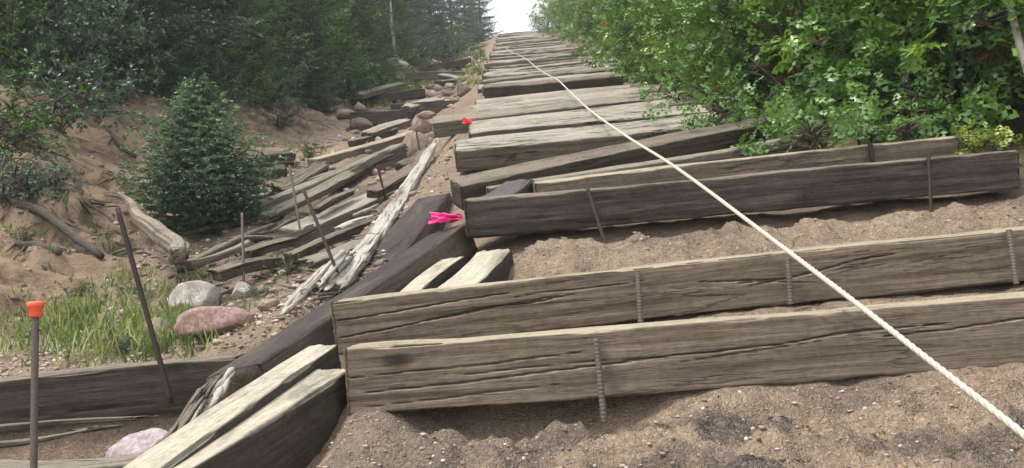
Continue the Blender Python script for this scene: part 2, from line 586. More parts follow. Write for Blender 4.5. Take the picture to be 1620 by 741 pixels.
M_SPRUCE = leaf_mat('spruce_needle', [(0, (.040, .085, .060)), (.5, (.085, .160, .105)), (.85, (.145, .245, .155)), (1, (.20, .31, .18))], .6, .08)
M_GRASS = leaf_mat('grass_blade', [(0, (.06, .10, .035)), (.35, (.13, .19, .05)), (.6, (.22, .27, .09)), (.75, (.30, .27, .14)), (1, (.42, .36, .23))], .55, .25)
M_STEM = simple('stem_bark', (.09, .075, .06), .9, 0, 60, .5)
M_STEMG = simple('grey_stem_bark', (.20, .185, .165), .9, 0, 30, .5)
M_RUST = simple('rusty_steel', (.045, .032, .028), .75, .35, 120, .5)
M_STEEL = simple('weathered_steel', (.125, .10, .085), .7, .3, 130, .6)
M_ORANGE = simple('orange_plastic', (.85, .13, .055), .45, 0, 60, .1)
M_PINK = simple('pink_ribbon', (.80, .045, .25), .6, 0, 60, .08)
M_PINKF = simple('faded_pink_ribbon', (.85, .09, .13), .6, 0, 60, .08)
M_ROPE = simple('rope_fibre', (.47, .44, .375), .9, 0, 220, .35)
M_R_GREY = rock_mat('grey_rock', (.17, .145, .13), (.34, .31, .285), (.58, .55, .51), .35)
M_R_PINK = rock_mat('pink_granite', (.20, .125, .11), (.33, .21, .185), (.42, .30, .27))
M_R_LILAC = rock_mat('lilac_granite', (.26, .21, .22), (.43, .36, .37), (.58, .48, .48))
M_R_TAN = rock_mat('tan_rock', (.17, .13, .10), (.28, .22, .17), (.38, .31, .25))
M_R_RED = rock_mat('red_brown_rock', (.09, .06, .05), (.18, .125, .105), (.30, .23, .20))

# ------------------------------------------------------------------ ground (one sheet)
ys = np.concatenate([np.linspace(-18, 1.2, 24), np.arange(1.22, 4.6, .0135), 4.6 * np.exp(np.arange(0, math.log(16 / 4.6), .0042)), np.geomspace(16.2, 64, 190), np.linspace(66, 130, 14)])
xs = np.concatenate([np.linspace(-60, -8, 30), np.linspace(-7.8, -3.2, 150), np.arange(-3.17, -1.0, .02), np.arange(-.985, 2.6, .0145), np.linspace(2.62, 8, 60), np.linspace(9, 60, 24)])
XX, YY = np.meshgrid(xs, ys, indexing='ij')
ZZ = height(XX, YY)
Vg = np.stack([XX.ravel(), YY.ravel(), ZZ], 1)
gx, gy = Vg[:, 0], Vg[:, 1]
nn = fbm(P3(gx * 3, gy * 3), 4, 71)
nl = fbm(P3(gx * .8, gy * .8), 4, 77)
nd = fbm(P3(gx * 4, gy * 11), 5, 73)
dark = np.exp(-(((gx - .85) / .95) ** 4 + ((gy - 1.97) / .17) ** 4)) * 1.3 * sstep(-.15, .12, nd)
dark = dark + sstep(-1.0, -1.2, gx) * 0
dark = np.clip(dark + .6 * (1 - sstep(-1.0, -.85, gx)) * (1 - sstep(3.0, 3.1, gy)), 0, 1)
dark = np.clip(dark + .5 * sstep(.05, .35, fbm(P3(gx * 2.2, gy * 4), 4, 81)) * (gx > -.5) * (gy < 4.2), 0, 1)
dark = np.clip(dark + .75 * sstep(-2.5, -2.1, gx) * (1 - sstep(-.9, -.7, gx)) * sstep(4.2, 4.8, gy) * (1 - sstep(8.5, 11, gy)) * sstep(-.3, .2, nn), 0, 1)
litter = np.clip(sstep(-4.0, -5.2, gx) + 0, 0, 1) * .0
litter = np.clip((1 - sstep(-5.0, -4.0, gx + nl * .8)) * .85 + sstep(2.3, 3.0, gx + nn * .3), 0, 1)
litter = np.clip(litter + (gx < -3.2) * sstep(11, 14, gy) * .7 + (gx < -.6) * (gx > -3.6) * sstep(13, 18, gy) * .45 * sstep(-.1, .2, nl), 0, 1)
red = np.clip((1 - sstep(-3.1, -2.5, gx)), 0, 1)
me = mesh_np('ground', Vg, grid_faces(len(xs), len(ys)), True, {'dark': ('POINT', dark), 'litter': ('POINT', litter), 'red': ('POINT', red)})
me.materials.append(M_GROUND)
# grid order above gives downward normals when X varies slowest: flip if needed
if me.polygons[0].normal.z < 0: me.flip_normals()
tag(link('ground', me), kind='structure')


bv = [(x, y, z) for x in (-66, 66) for y in (-24, 136) for z in (-14, 38)]
me = bpy.data.meshes.new('haze')
me.from_pydata(bv, [], [(0, 1, 3, 2), (4, 6, 7, 5), (0, 4, 5, 1), (2, 3, 7, 6), (0, 2, 6, 4), (1, 5, 7, 3)])
tag(link('haze', me, mh), 'thin pale haze over the slope', kind='stuff')

# ------------------------------------------------------------------ timbers
def beam_mesh(L, w, h, seed, dx=.02, nw=16, nh=16, bow=.01, rough=.004, cracks=(), rad=.012, chew=.01, taper=0, split=0):
    nx = max(12, int(L / dx))
    # ring param: start at front-bottom going up the front face (y=0), over the top, down back, along bottom
    def side(a, b, n):
        t = np.linspace(0, 1, n, endpoint=False)
        return np.stack([a[0] + (b[0] - a[0]) * t, a[1] + (b[1] - a[1]) * t], 1)
    c = [(0, -h), (0, 0), (w, 0), (w, -h)]
    ring = np.concatenate([side(c[0], c[1], nh), side(c[1], c[2], nw), side(c[2], c[3], max(6, nh // 3)), side(c[3], c[0], max(6, nw // 2))])
    cen = np.array([w / 2, -h / 2])
    q = ring - cen
    hx, hy = w / 2 - rad, h / 2 - rad
    cl = np.stack([np.clip(q[:, 0], -hx, hx), np.clip(q[:, 1], -hy, hy)], 1)
    d = q - cl
    ln = np.linalg.norm(d, axis=1)
    nrm = d / (ln[:, None] + 1e-9)
    ring = cen + cl + nrm * np.minimum(ln, rad)[:, None]
    nr = len(ring)
    x = np.linspace(0, L, nx)
    X = np.repeat(x, nr)
    Yy = np.tile(ring[:, 0], nx)
    Zz = np.tile(ring[:, 1], nx)
    NY = np.tile(nrm[:, 0], nx)
    NZ = np.tile(nrm[:, 1], nx)
    s = seed * 3.7
    g = fbm(P3(X * 2.0 + s, Yy * 45, Zz * 45), 3, seed)
    lowf = fbm(P3(X * 3.0 + s, Yy * 6, Zz * 6), 3, seed + 5)
    disp = rough * g + rough * 1.9 * lowf
    # worn edges
    corner = (np.abs(NY) > .25) & (np.abs(NZ) > .25)
    disp = disp - corner * np.clip(fbm(P3(X * 9 + s, Yy * 2, Zz * 2), 4, seed + 9) + .15, 0, 1) * chew * 1.6
    for (x0, x1, z0, z1, wd, dp, wob) in cracks:          # on the front face
        t = (X - x0) / (x1 - x0)
        inside = (t > 0) & (t < 1)
        zc = z0 + (z1 - z0) * t + wob * fbm(P3(X * 4 + z0 * 90, X * 0), 4, seed + 31)
        env = np.sqrt(np.clip(np.sin(np.clip(t, 0, 1) * math.pi), 0, 1)) * (.65 + .5 * fbm(P3(X * 8 + s, X * 0 + z0 * 50), 2, seed))
        prof = np.clip(1 - np.abs(Zz - zc) / (wd * np.clip(env, .05, 2)), 0, 1)
        disp = disp - (Yy < .5 * w) * (NY < -.5) * inside * dp * .6 * np.sqrt(prof)
    b1 = bow * np.sin(X / L * math.pi * 1.0 + .3) * (1 if seed % 2 else -1) + bow * .6 * vn(P3(X * 1.1 + s, X * 0), seed)
    b2 = bow * .8 * vn(P3(X * 1.0 + s + 9, X * 0), seed + 3)
    tp = 1 - taper * (X / L)
    Yo = (Yy - w / 2) * tp + w / 2 + NY * disp + b2
    Zo = (Zz) * tp + NZ * disp + b1
    endn = .012 * fbm(P3(Yy * 40 + s, Zz * 40), 3, seed + 2) * (1 + 6 * split)
    Xo = X + np.where(X < dx * .5, endn, 0) + np.where(X > L - dx * .5, endn * 1.5, 0)
    V = np.stack([Xo, Yo, Zo], 1)
    F = [grid_faces(nx, nr, True)]
    tris = []
    extra = []
    base = len(V)
    for e, st in ((0, 0), (1, (nx - 1) * nr)):
        R0 = V[st:st + nr]
        c0 = R0.mean(0)
        prev = np.arange(st, st + nr)
        for k, f in enumerate((.97, .7, .35)):
            Rk = c0 + (R0 - c0) * f
            nz = fbm(P3(Rk[:, 1] * 60 + s, Rk[:, 2] * 60, k * 3.1), 3, seed + 7)
            Rk[:, 0] = c0[0] + (1 if e else -1) * (.004 if k == 0 else .007) + nz * .004
            ids = base + np.arange(nr)
            extra.append(Rk)
            base += nr
            a, b = np.arange(nr), (np.arange(nr) + 1) % nr
            qd = np.stack([prev[a], prev[b], ids[b], ids[a]], 1)
            F.append(qd if e else qd[:, ::-1])
            prev = ids
        extra.append(c0[None, :])
        cid = base
        base += 1
        a, b = np.arange(nr), (np.arange(nr) + 1) % nr
        tr = np.stack([prev[a], prev[b], np.full(nr, cid)], 1)
        tris.append(tr if e else tr[:, ::-1])
    V = np.concatenate([V] + extra)
    me = mesh_np('timber', V, F + [np.concatenate(tris)], True)
    if me.polygons[len(me.polygons) // 2].normal.length: pass
    return me


_bseed = [0]
TOPS = []


def timber(name, label, A, B, w=.21, h=.18, roll=0, mat=W_GREY, group=None, cat='railroad tie', flipn=True, **kw):
    """A, B = (px, py, Y) of the two ends of the edge between the top and the side facing the viewer; roll in degrees tips the top towards the viewer"""
    P0 = at(*A) if len(A) == 3 and A[2] > 0 else Vector(A)
    P1 = at(*B)
    return timber3(name, label, P0, P1, w, h, roll, mat, group, cat, **kw)


def timber3(name, label, P0, P1, w=.21, h=.18, roll=0, mat=W_GREY, group=None, cat='railroad tie', me=None, **kw):
    _bseed[0] += 1
    ax = (P1 - P0)
    L = ax.length
    X = ax.normalized()
    Z = Vector((0, 0, 1))
    Z = (Z - X * Z.dot(X)).normalized()
    Yv = Z.cross(X)
    r = R_(roll)
    Y2 = Yv * math.cos(r) + Z * math.sin(r)
    Z2 = Z * math.cos(r) - Yv * math.sin(r)
    M = Matrix.Identity(4)
    for i in range(3):
        M[i][0], M[i][1], M[i][2], M[i][3] = X[i], Y2[i], Z2[i], P0[i]
    if me is None:
        me = beam_mesh(L, w, h, _bseed[0] + 3, **kw)
        me.materials.append(mat)
    o = link(name, me)
    o.matrix_world = M
    if name == 'railroad_tie': TOPS.append((P0, P1, w, roll))
    tag(o, label, cat, group)
    return o


GT = 'railway sleepers forming the steps'
HI = dict(dx=.010, nw=34, nh=56, rad=.005)
MD = dict(dx=.018, nw=20, nh=22, rad=.006)
# lowest tie: long side 2.6 m, photographed cracks as (x0,x1,z0,z1,width,depth,wobble)
timber('railroad_tie', 'lowest olive grey tie with a dark knot near its left end', (545, 553, 2.3), (1905, 448, 2.3), .22, .190, 4, W_KNOT, GT, bow=.004,
       cracks=[(.00, .70, -.085, -.055, .0035, .03, .006), (.02, .95, -.130, -.088, .004, .035, .010), (.30, .78, -.10, -.078, .003, .02, .006),
               (.74, 1.75, -.088, -.052, .0042, .035, .012), (.95, 1.35, -.105, -.075, .003, .02, .005), (.05, .62, -.165, -.140, .003, .02, .006),
               (1.5, 2.3, -.075, -.048, .0042, .035, .012)], **HI)
timber('railroad_tie', 'cracked olive tie second from the bottom, directly above the lowest one', (525, 482, 2.8), (1790, 342, 2.84), .22, .185, 7, W_OLIVE, GT, bow=.006,
       cracks=[(.0, .62, -.06, -.03, .0045, .04, .012), (.0, .85, -.125, -.062, .005, .045, .014), (.28, .82, -.10, -.065, .004, .03, .008),
               (.6, 1.10, -.055, -.045, .004, .03, .008), (1.28, 1.62, -.07, -.10, .004, .03, .006), (1.45, 2.0, -.105, -.04, .004, .035, .010), (1.4, 1.7, -.09, -.115, .003, .02, .006)], **HI)
timber('railroad_tie', 'long dark creosoted tie with its rounded right end by the yellow green leaves', (735, 316, 3.8), (1612, 237, 3.8), .21, .185, 12, W_DARK, GT, bow=.006,
       cracks=[(.0, .7, -.06, -.05, .004, .02, .006), (.2, 1.3, -.12, -.10, .003, .015, .01)], **MD)
timber('railroad_tie', 'tan tie peeking out just behind the long dark tie', (846, 293, 4.15), (1548, 213, 4.15), .20, .17, 14, W_OLIVE, GT, **MD)
timber('railroad_tie', 'grey tie reaching under the low leaf spray, third above the ribbon', (770, 296, 4.5), (1300, 212, 4.5), .20, .17, 16, W_GREY, GT, **MD)
timber('railroad_tie', 'skewed tie climbing to the right with a dark square left end', (729, 296, 4.55), (1250, 187, 5.25), .20, .15, 26, W_BROWN, GT, rough=.005, **MD)
timber('railroad_tie', 'broad pale topped tie above the sandy gap', (719, 237, 5.5), (1150, 196, 5.5), .24, .165, 36, W_PALE, GT, **MD)
timber('railroad_tie', 'pale tie lying tight behind the broad pale topped one', (742, 213, 5.78), (1120, 176, 5.78), .22, .16, 33, W_PALE, GT, **MD)
timber('railroad_tie', 'thin weathered tie below the tie carrying the small pink ribbon', (745, 200, 6.5), (1100, 160, 6.5), .20, .16, 30, W_PALE, GT, **MD)
timber('railroad_tie', 'grey tie whose broken left end carries the small pink ribbon', (684, 196, 7.6), (1090, 151, 7.6), .22, .16, 34, W_GREY, GT, chew=.03, split=1, **MD)
timber('railroad_tie', 'bleached tie with a frayed left end above the small pink ribbon', (748, 178, 8.35), (1050, 143, 8.35), .22, .15, 36, W_PALE, GT, chew=.03, split=1, **MD)
timber('railroad_tie', 'yellowish tie just below the dark gap crossed by the rope', (752, 168, 9.1), (1000, 141, 9.1), .2, .15, 36, W_PALE, GT, **MD)
timber('railroad_tie', 'thick brown grey tie above the dark gap, where the bushes begin', (766, 138, 10.8), (985, 120, 10.8), .24, .20, 28, W_BROWN, GT, **MD)

# the far flight of ties: each an individual that shares three meshes
rng = random.Random(5)
far_me = []
for k, mt in enumerate((W_GREY, W_PALE, W_PALE, W_GREY)):
    mm = beam_mesh(2.6, .24, .17, 60 + k, dx=.05, nw=8, nh=8, bow=.02, rough=.008, rad=.015, chew=.03)
    mm.materials.append(mt)
    far_me.append(mm)
Yq = 11.3
i = 0
ORD = 'first second third fourth fifth sixth seventh eighth ninth tenth eleventh'.split()
far_labels = {
    0: 'first flat weathered tie above the thick brown grey one',
    6: 'raised pale tie where the rope bends in the middle of the flight',
}
while Yq < CREST + .4:
    xl = -.34 + .006 * max(0, Yq - 18) + rng.uniform(-.07, .07)
    zz = np.interp(Yq, KY, KZ)
    lift = .07 + rng.uniform(-.02, .05)
    roll = rng.uniform(16, 30)
    if i % 9 == 4: lift, roll = .17, 10
    yaw = rng.uniform(-.06, .06)
    P0 = Vector((xl, Yq - yaw, zz + lift))
    P1 = Vector((xl + 2.6, Yq + yaw, zz + lift + rng.uniform(-.04, .04)))
    if i in far_labels: lab = far_labels[i]
    elif i < 11: lab = ORD[i] + ' weathered tie above the thick brown grey tie with the dark gap'
    elif Yq < 28: lab = 'weathered tie in the narrowing middle of the long upper flight'
    elif Yq < 45: lab = 'tiny tie in the distant upper flight below the crest'
    else: lab = 'tiny tie lying close under the crest against the white sky'
    timber3('railroad_tie', lab, P0, P1, roll=roll, me=far_me[i % 4], group='ties of the long upper flight')
    Yq += rng.uniform(.40, .50) if Yq < 25 else rng.uniform(.55, .8)
    i += 1

# timbers along the left side of the steps
GS = 'loose timbers left of the steps'
timber('timber_beam', 'thick stringer with a pale top and dark side running out under the lowest tie', (196, 800, 1.55), (556, 584, 2.42), .135, .22, 2, W_SIDE, GS, 'timber beam', bow=.004, rough=.0022, **MD)
timber('timber_beam', 'narrow pale stringer lying left of the thick dark sided one', (196, 790, 1.60), (534, 545, 2.62), .10, .17, 4, W_SIDE, GS, 'timber beam', bow=.006, rough=.0022, **MD)
timber('timber_beam', 'long purple black timber with a square cut lower end', (408, 575, 2.62), (740, 352, 4.02), .25, .165, -8, W_DKTOP, GS, 'timber beam', bow=.004, rough=.0022, **MD)
timber('timber_beam', 'short light topped block behind the second tie, the left one', (650, 476, 3.03), (733, 404, 3.72), .11, .14, -4, W_SIDE, GS, 'timber block', **MD)
timber('timber_beam', 'short mossy topped block behind the second tie, the right one', (735, 466, 3.03), (808, 394, 3.6), .17, .16, 0, W_SIDE, GS, 'timber block', **MD)
timber('timber_beam', 'wide dark plank rising to the left of the bright pink ribbon', (625, 424, 3.95), (712, 302, 5.15), .24, .16, -6, W_DKTOP, GS, 'timber beam', **MD)
timber('timber_beam', 'short purple plank laid over the left end of the dark tie', (806, 310, 3.93), (846, 283, 4.3), .17, .09, 4, W_PURPLE, GS, 'timber block', **MD)
timber('retaining_timber', 'long grey brown retaining timber below the grass and boulders', (-60, 612, 3.05), (374, 566, 3.05), .15, .19, 8, W_RETAIN, None, 'retaining timber', cracks=[(.1, 1.2, -.15, -.14, .003, .02, .005)], **MD)
timber('plank', 'thin grey board in the bottom left corner', (-60, 738, 2.15), (226, 731, 2.15), .12, .05, 5, W_GREY, 'boards in the dark hollow', 'board', **MD)
timber('plank', 'split board in the dark hollow below the retaining timber', (-60, 686, 2.75), (218, 660, 2.9), .05, .022, 5, W_BROWN, 'boards in the dark hollow', 'board', split=2, taper=.5, **MD)
timber('plank', 'lower splintered strip in the dark hollow under the split board', (-40, 700, 2.7), (150, 676, 2.78), .04, .02, 5, W_BROWN, 'boards in the dark hollow', 'board', split=2, taper=.4, **MD)
# beams in the washed-out ravine
GR = 'beams fallen in the ravine'
timber('fallen_beam', 'pale flat topped beam leaning over the dark gap in the ravine', (478, 366, 5.75), (662, 288, 7.2), .22, .14, 14, W_PALE, GR, 'fallen beam', bow=.004, **MD)
timber('fallen_beam', 'thick split grey beam above the dark gap in the ravine', (414, 322, 6.5), (640, 228, 8.2), .16, .21, 8, W_GREY, GR, 'fallen beam', chew=.04, rough=.01, split=1, **MD)
timber('fallen_beam', 'narrow brown beam lying behind the thick split grey one', (410, 312, 7.0), (560, 262, 7.8), .12, .12, 10, W_GREY, GR, 'fallen beam', **MD)
timber('fallen_beam', 'tan beam running up to the round boulder', (505, 252, 8.9), (672, 205, 10.2), .22, .16, 12, W_OLIVE, GR, 'fallen beam', **MD)
timber('fallen_beam', 'small reddish grey log end beside the young spruce', (395, 250, 8.3), (462, 240, 8.6), .25, .16, 18, W_BROWN, GR, 'fallen beam', chew=.05, rough=.015, **MD)
timber('fallen_beam', 'lower stub stacked under the reddish grey log end', (392, 268, 7.9), (452, 262, 8.1), .25, .14, 10, W_BROWN, GR, 'fallen beam', chew=.05, rough=.015, **MD)
timber('fallen_beam', 'dark beam meeting the left edge of the flight above the frayed tie', (618, 166, 12.2), (776, 155, 12.0), .22, .19, 8, W_DARK, GR, 'fallen beam', **MD)
timber('fallen_beam', 'dark low beam half buried under the trees', (555, 178, 11.8), (690, 170, 12.2), .2, .2, 8, W_DARK, GR, 'fallen beam', chew=.04, **MD)
timber('fallen_beam', 'broken tan stub beside the mossy boulder', (690, 200, 8.8), (742, 193, 8.7), .2, .14, 25, W_PALE, GR, 'fallen beam', chew=.05, rough=.02, split=2, **MD)
timber('fallen_beam', 'weathered sleeper lying crosswise on the green strip below the trees', (560, 152, 15), (672, 140, 15.4), .24, .18, 12, W_BROWN, GR, 'fallen beam', chew=.04, **MD)
timber('fallen_beam', 'distant sleeper on the green strip, under the grassy patch', (640, 115, 20), (752, 112, 20), .24, .2, 18, W_GREY, GR, 'fallen beam', **MD)
timber('fallen_beam', 'far dark sleeper below the small round shrub', (640, 108, 24), (745, 92, 25), .26, .22, 14, W_BROWN, GR, 'fallen beam', **MD)
timber('fallen_beam', 'grey board slanting through the green strip', (690, 118, 19), (742, 128, 17.5), .2, .1, 14, W_PALE, GR, 'fallen beam', **MD)


pile = [  # a, b, w, h, roll, mat, label, split
    ((430, 342, 6.1), (590, 262, 7.7), .10, .06, 25, W_GREY, 'thin grey slat lying on top of the thick split beam', 1),
    ((505, 330, 6.0), (560, 300, 6.5), .07, .05, 10, W_DARK, 'short charred stub in the dark gap', 2),
    ((600, 300, 6.6), (668, 262, 7.4), .12, .09, 20, W_BROWN, 'dark brown board sloping down to the bleached splinter', 1),
    ((560, 268, 7.4), (640, 226, 8.3), .13, .07, -12, W_GREY, 'torn grey slab pointing at the round boulder', 2),
    ((452, 300, 7.0), (520, 262, 7.8), .14, .07, 30, W_BROWN, 'flat brown plank half buried by the sandy bank', 1),
    ((470, 402, 4.7), (600, 348, 5.5), .08, .06, 10, W_BROWN, 'long brown batten below the pale beam', 1),
    ((500, 412, 4.4), (590, 380, 4.8), .10, .05, 25, W_GREY, 'short grey board between the batten and the white slab', 2),
    ((400, 398, 4.9), (470, 376, 5.2), .09, .06, 15, W_BROWN, 'short dark board right of the spruce foot', 1),
    ((300, 412, 4.9), (398, 380, 5.3), .06, .05, 5, W_GREY, 'narrow grey pole at the foot of the spruce', 0),
    ((352, 432, 4.5), (448, 408, 4.8), .10, .06, 15, W_BROWN, 'half buried brown board above the gravel bed', 1),
    ((440, 372, 5.3), (500, 352, 5.6), .09, .05, -15, W_PALE, 'chipped pale board touching the end of the pale beam', 2),
    ((540, 362, 5.3), (600, 340, 5.7), .05, .03, 15, W_WHITE, 'little white sliver under the pale beam', 2),
    ((640, 262, 7.7), (690, 236, 8.4), .10, .08, 30, W_BROWN, 'brown stub jammed between the splinter and the boulder', 1),
    ((590, 212, 10.2), (650, 190, 11.0), .16, .10, 20, W_PALE, 'pale broken plank behind the tan beam', 2),
    ((560, 222, 9.9), (628, 204, 10.6), .12, .08, 10, W_BROWN, 'brown plank lying in front of the pale broken one', 1),
    ((650, 172, 12.0), (700, 158, 12.6), .18, .10, 30, W_PALE, 'chipped pale plank lying on the dark beam', 2),
    ((700, 128, 17.2), (768, 118, 18.2), .22, .14, 20, W_BROWN, 'brown sleeper end beside the grassy patch', 1),
    ((575, 150, 14.5), (640, 132, 16.0), .16, .10, 20, W_GREY, 'grey plank sunk in the grass by the conifers', 1),
]
for a, b, ww, hh, rl, mt, lab, sp in pile:
    timber('broken_plank', lab, a, b, ww, hh, rl, mt, 'broken planks heaped in the ravine', 'plank', chew=.03, rough=.007, split=sp, bow=.012, **MD)


def slab(name, label, pts, wid, thick, mat, seed, cat='splintered slab', group=None):
    """torn weathered wood: a bundle of long angular fibres following 3-D points"""
    rg = np.random.RandomState(seed)
    pts = np.array([list(p) for p in pts])
    org = pts[0].copy()
    pts = pts - org
    t = np.linspace(0, 1, len(pts))
    Ltot = np.linalg.norm(np.diff(pts, axis=0), axis=1).sum()
    wmax = max(wid)
    nf = int(max(3, wmax / .020))
    mb = MB()
    for k in range(nf * 4):
        fr = (k % nf + .5) / nf * 2 - 1
        ln = rg.uniform(.18, .7)
        t0 = rg.uniform(-.06, 1.0 - ln * .75)
        t1 = min(1.03, t0 + ln)
        t0 = max(0, t0)
        n = 14
        tt = np.linspace(t0, t1, n)
        C = np.stack([np.interp(tt, t, pts[:, q]) for q in range(3)], 1)
        T = pts[-1] - pts[0]
        T = T / np.linalg.norm(T)
        side = np.cross(T, [0, 0, 1])
        side /= np.linalg.norm(side)
        up = np.cross(side, T)
        W = np.interp(tt, np.linspace(0, 1, len(wid)), wid) / 2
        jit = rg.uniform(-.006, .006)
        drift = rg.normal(0, .006) * (tt - t0)
        lift = rg.uniform(-.3, .75) * thick * (1 - .6 * fr * fr)
        C = C + side[None] * (fr * W + jit + drift)[:, None] + up[None] * (lift + .004 * vn(P3(tt * 9 + k, tt * 0), seed))[:, None]
        taper = np.clip(np.minimum((tt - t0) / rg.uniform(.02, .08), (t1 - tt) / rg.uniform(.02, .08)), .2, 1)
        hw = rg.uniform(.004, .019) * min(1, .35 + wmax / .16) * taper * (1 + .3 * vn(P3(tt * 30 + k, tt * 0), seed + 2))
        hh = rg.uniform(.006, .013) * taper * (thick / .05) ** .5
        a = rg.uniform(-.45, .45)
        sa, ua = side * math.cos(a) + up * math.sin(a), up * math.cos(a) - side * math.sin(a)
        q = [C - sa * hw[:, None] - ua * hh[:, None] * 1.6, C + sa * hw[:, None] - ua * hh[:, None] * 1.6, C + sa * hw[:, None] * .8 + ua * hh[:, None], C - sa * hw[:, None] * .9 + ua * hh[:, None] * .8]
        V = np.stack(q, 1).reshape(-1, 3)
        mb.add(V, [grid_faces(n, 4, True)[:, ::-1], np.array([[0, 1, 2, 3], [(n - 1) * 4 + 3, (n - 1) * 4 + 2, (n - 1) * 4 + 1, (n - 1) * 4]])])
    me = mb.build(name, False)
    o = link(name, me, mat)
    # lay the grain axis of the material along the bundle
    X = Vector(pts[-1]).normalized()
    Z = Vector((0, 0, 1))
    Z = (Z - X * Z.dot(X)).normalized()
    Yv = Z.cross(X)
    M = Matrix.Identity(4)
    for i_ in range(3):
        M[i_][0], M[i_][1], M[i_][2], M[i_][3] = X[i_], Yv[i_], Z[i_], org[i_]
    M3 = M.to_3x3().transposed().to_4x4()
    me.transform(M3)
    o.matrix_world = M
    tag(o, label, cat, group)
    return o


GW = 'bleached splintered wood along the left edge'
RG = dict(dx=.012, nw=26, nh=14, rad=.004, chew=.05, rough=.010, split=4, bow=.015)
timber('splintered_wood', 'long bleached splinter running up to the round boulder', (622, 352, 4.95), (696, 224, 7.0), .12, .05, 6, W_WHITE, GW, 'splintered slab', taper=.4, **RG)
timber('splintered_wood', 'short bleached splinter lower down against the dark plank', (606, 378, 4.45), (640, 322, 5.25), .10, .05, 0, W_WHITE, GW, 'splintered slab', taper=.3, **RG)
timber('splintered_wood', 'broad ragged white slab left of the dark plank', (552, 440, 3.65), (612, 366, 4.5), .14, .045, 4, W_WHITE, GW, 'splintered slab', taper=.3, **RG)
timber('splintered_wood', 'narrow white slat along the left of the broad ragged one', (522, 446, 3.62), (574, 392, 4.2), .05, .03, -6, W_WHITE, GW, 'splintered slab', taper=.5, **RG)
slab('splintered_wood', 'slim white splinter beside the gravel, lower end', [at(440, 508, 3.2), at(480, 462, 3.5), at(545, 400, 4.05)], [.01, .045, .06, .07], .03, W_WHITE, 8, group=GW)
slab('splintered_wood', 'white splinter lying over the slim one near its top', [at(500, 462, 3.5), at(530, 425, 3.8), at(556, 400, 4.1)], [.02, .05, .04], .03, W_WHITE, 18, group=GW)
slab('splintered_wood', 'small torn grey white shard below the purple timber end', [at(310, 668, 2.35), at(340, 625, 2.45), at(371, 584, 2.6)], [.02, .05, .035, .01], .012, W_WHITE, 11, group=GW)
slab('splintered_wood', 'curled dark bark strip beside the lilac rock', [at(232, 730, 2.1), at(275, 690, 2.2), at(318, 625, 2.4), at(352, 588, 2.6)], [.01, .02, .025, .01], .016, W_BROWN, 14, 'bark strip', group=GW)


# ------------------------------------------------------------------ broken stump, logs, sticks
def logobj(name, label, pts, r, mat, seed, seg=14, rough=.35, cat='log', group=None, cf=1.6, lf=.35):
    pts = [Vector(p) for p in pts]
    org = pts[0].copy()
    P = np.array([list(p - org) for p in pts])
    t = np.linspace(0, 1, len(P))
    n = max(10, 6 * len(P))
    tt = np.linspace(0, 1, n)
    C = np.stack([np.interp(tt, t, P[:, k]) for k in range(3)], 1)
    rr = np.interp(tt, np.linspace(0, 1, len(r)), r)
    C = C + np.stack([vn(P3(tt * 5 + seed, tt * 0), 1), vn(P3(tt * 5 + seed, tt * 0), 2), vn(P3(tt * 5 + seed, tt * 0), 3)], 1) * rr[:, None] * .5
    V, F = tube(C, rr, seg, rough, seed, cf=cf, lf=lf)
    me = mesh_np(name, V, F)
    o = link(name, me, mat)
    o.location = org
    tag(o, label, cat, group)
    return o


logobj('broken_log', 'pale broken log with a red brown tip leaning beside the spruce', [at(287, 412, 4.75), at(272, 393, 4.9), at(235, 352, 5.25), at(210, 325, 5.5), at(188, 306, 5.7)], [.058, .060, .050, .030, .010], W_BROWN2, 21, 40, .45, cf=4.5, lf=.08)
logobj('log', 'long dark log crossing the left bank', [hit(-20, 325) + Vector((0, 0, .05)), hit(60, 365) + Vector((0, 0, .05)), hit(160, 415) + Vector((0, 0, .03))], [.028, .034, .022], W_BARK, 22, group='logs on the left bank')
logobj('log', 'short dark log under the small green plant', [hit(30, 400) + Vector((0, 0, .03)), hit(95, 418) + Vector((0, 0, .03))], [.026, .034, .02], W_BARK, 23, group='logs on the left bank')
sticks = [
    ((283, 428), (432, 362), .022, W_GREY, 'long grey forked branch above the white boulder'),
    ((285, 436), (470, 382), .028, W_BROWN, 'brown branch directly under the long grey one'),
    ((290, 380), (445, 345), .020, W_BARK, 'mossy dark stick at the foot of the spruce'),
    ((350, 440), (420, 418), .030, W_BARK, 'short thick stick above the gravel bed'),
    ((430, 372), (480, 350), .016, W_GREY, 'short grey stick by the pale beam end'),
    ((535, 352), (600, 332), .022, W_WHITE, 'small white stick below the pale beam'),
    ((380, 405), (520, 372), .016, W_BARK, 'thin dark stick across the debris'),
    ((120, 60 + 240), (60, 250), .018, W_BARK, 'exposed root on the upper left bank'),
    ((215, 255), (165, 205), .03, W_BARK, 'dark root under the grey green bush'),
    ((195, 240), (215, 246), .02, W_GREY, 'pale stick end on the brown bank'),
    ((85, 318), (165, 330), .014, W_BARK, 'crooked root along the sandy ledge'),
]
for k, (a, b, r, mt, lab) in enumerate(sticks):
    p, q = hit(*a), hit(*b)
    mid = (p + q) / 2
    mid.z = float(height([mid.x], [mid.y])[0])
    mid.z = max(mid.z, (p.z + q.z) / 2 - .05)
    up = Vector((0, 0, r * .8 + .01))
    logobj('stick', lab, [p + up, mid + up * 1.4, q + up], [r * .7, r, r * .6], mt, 40 + k, 9, .3, 'stick', 'sticks and roots in the ravine and bank')


# ------------------------------------------------------------------ rocks
import bmesh


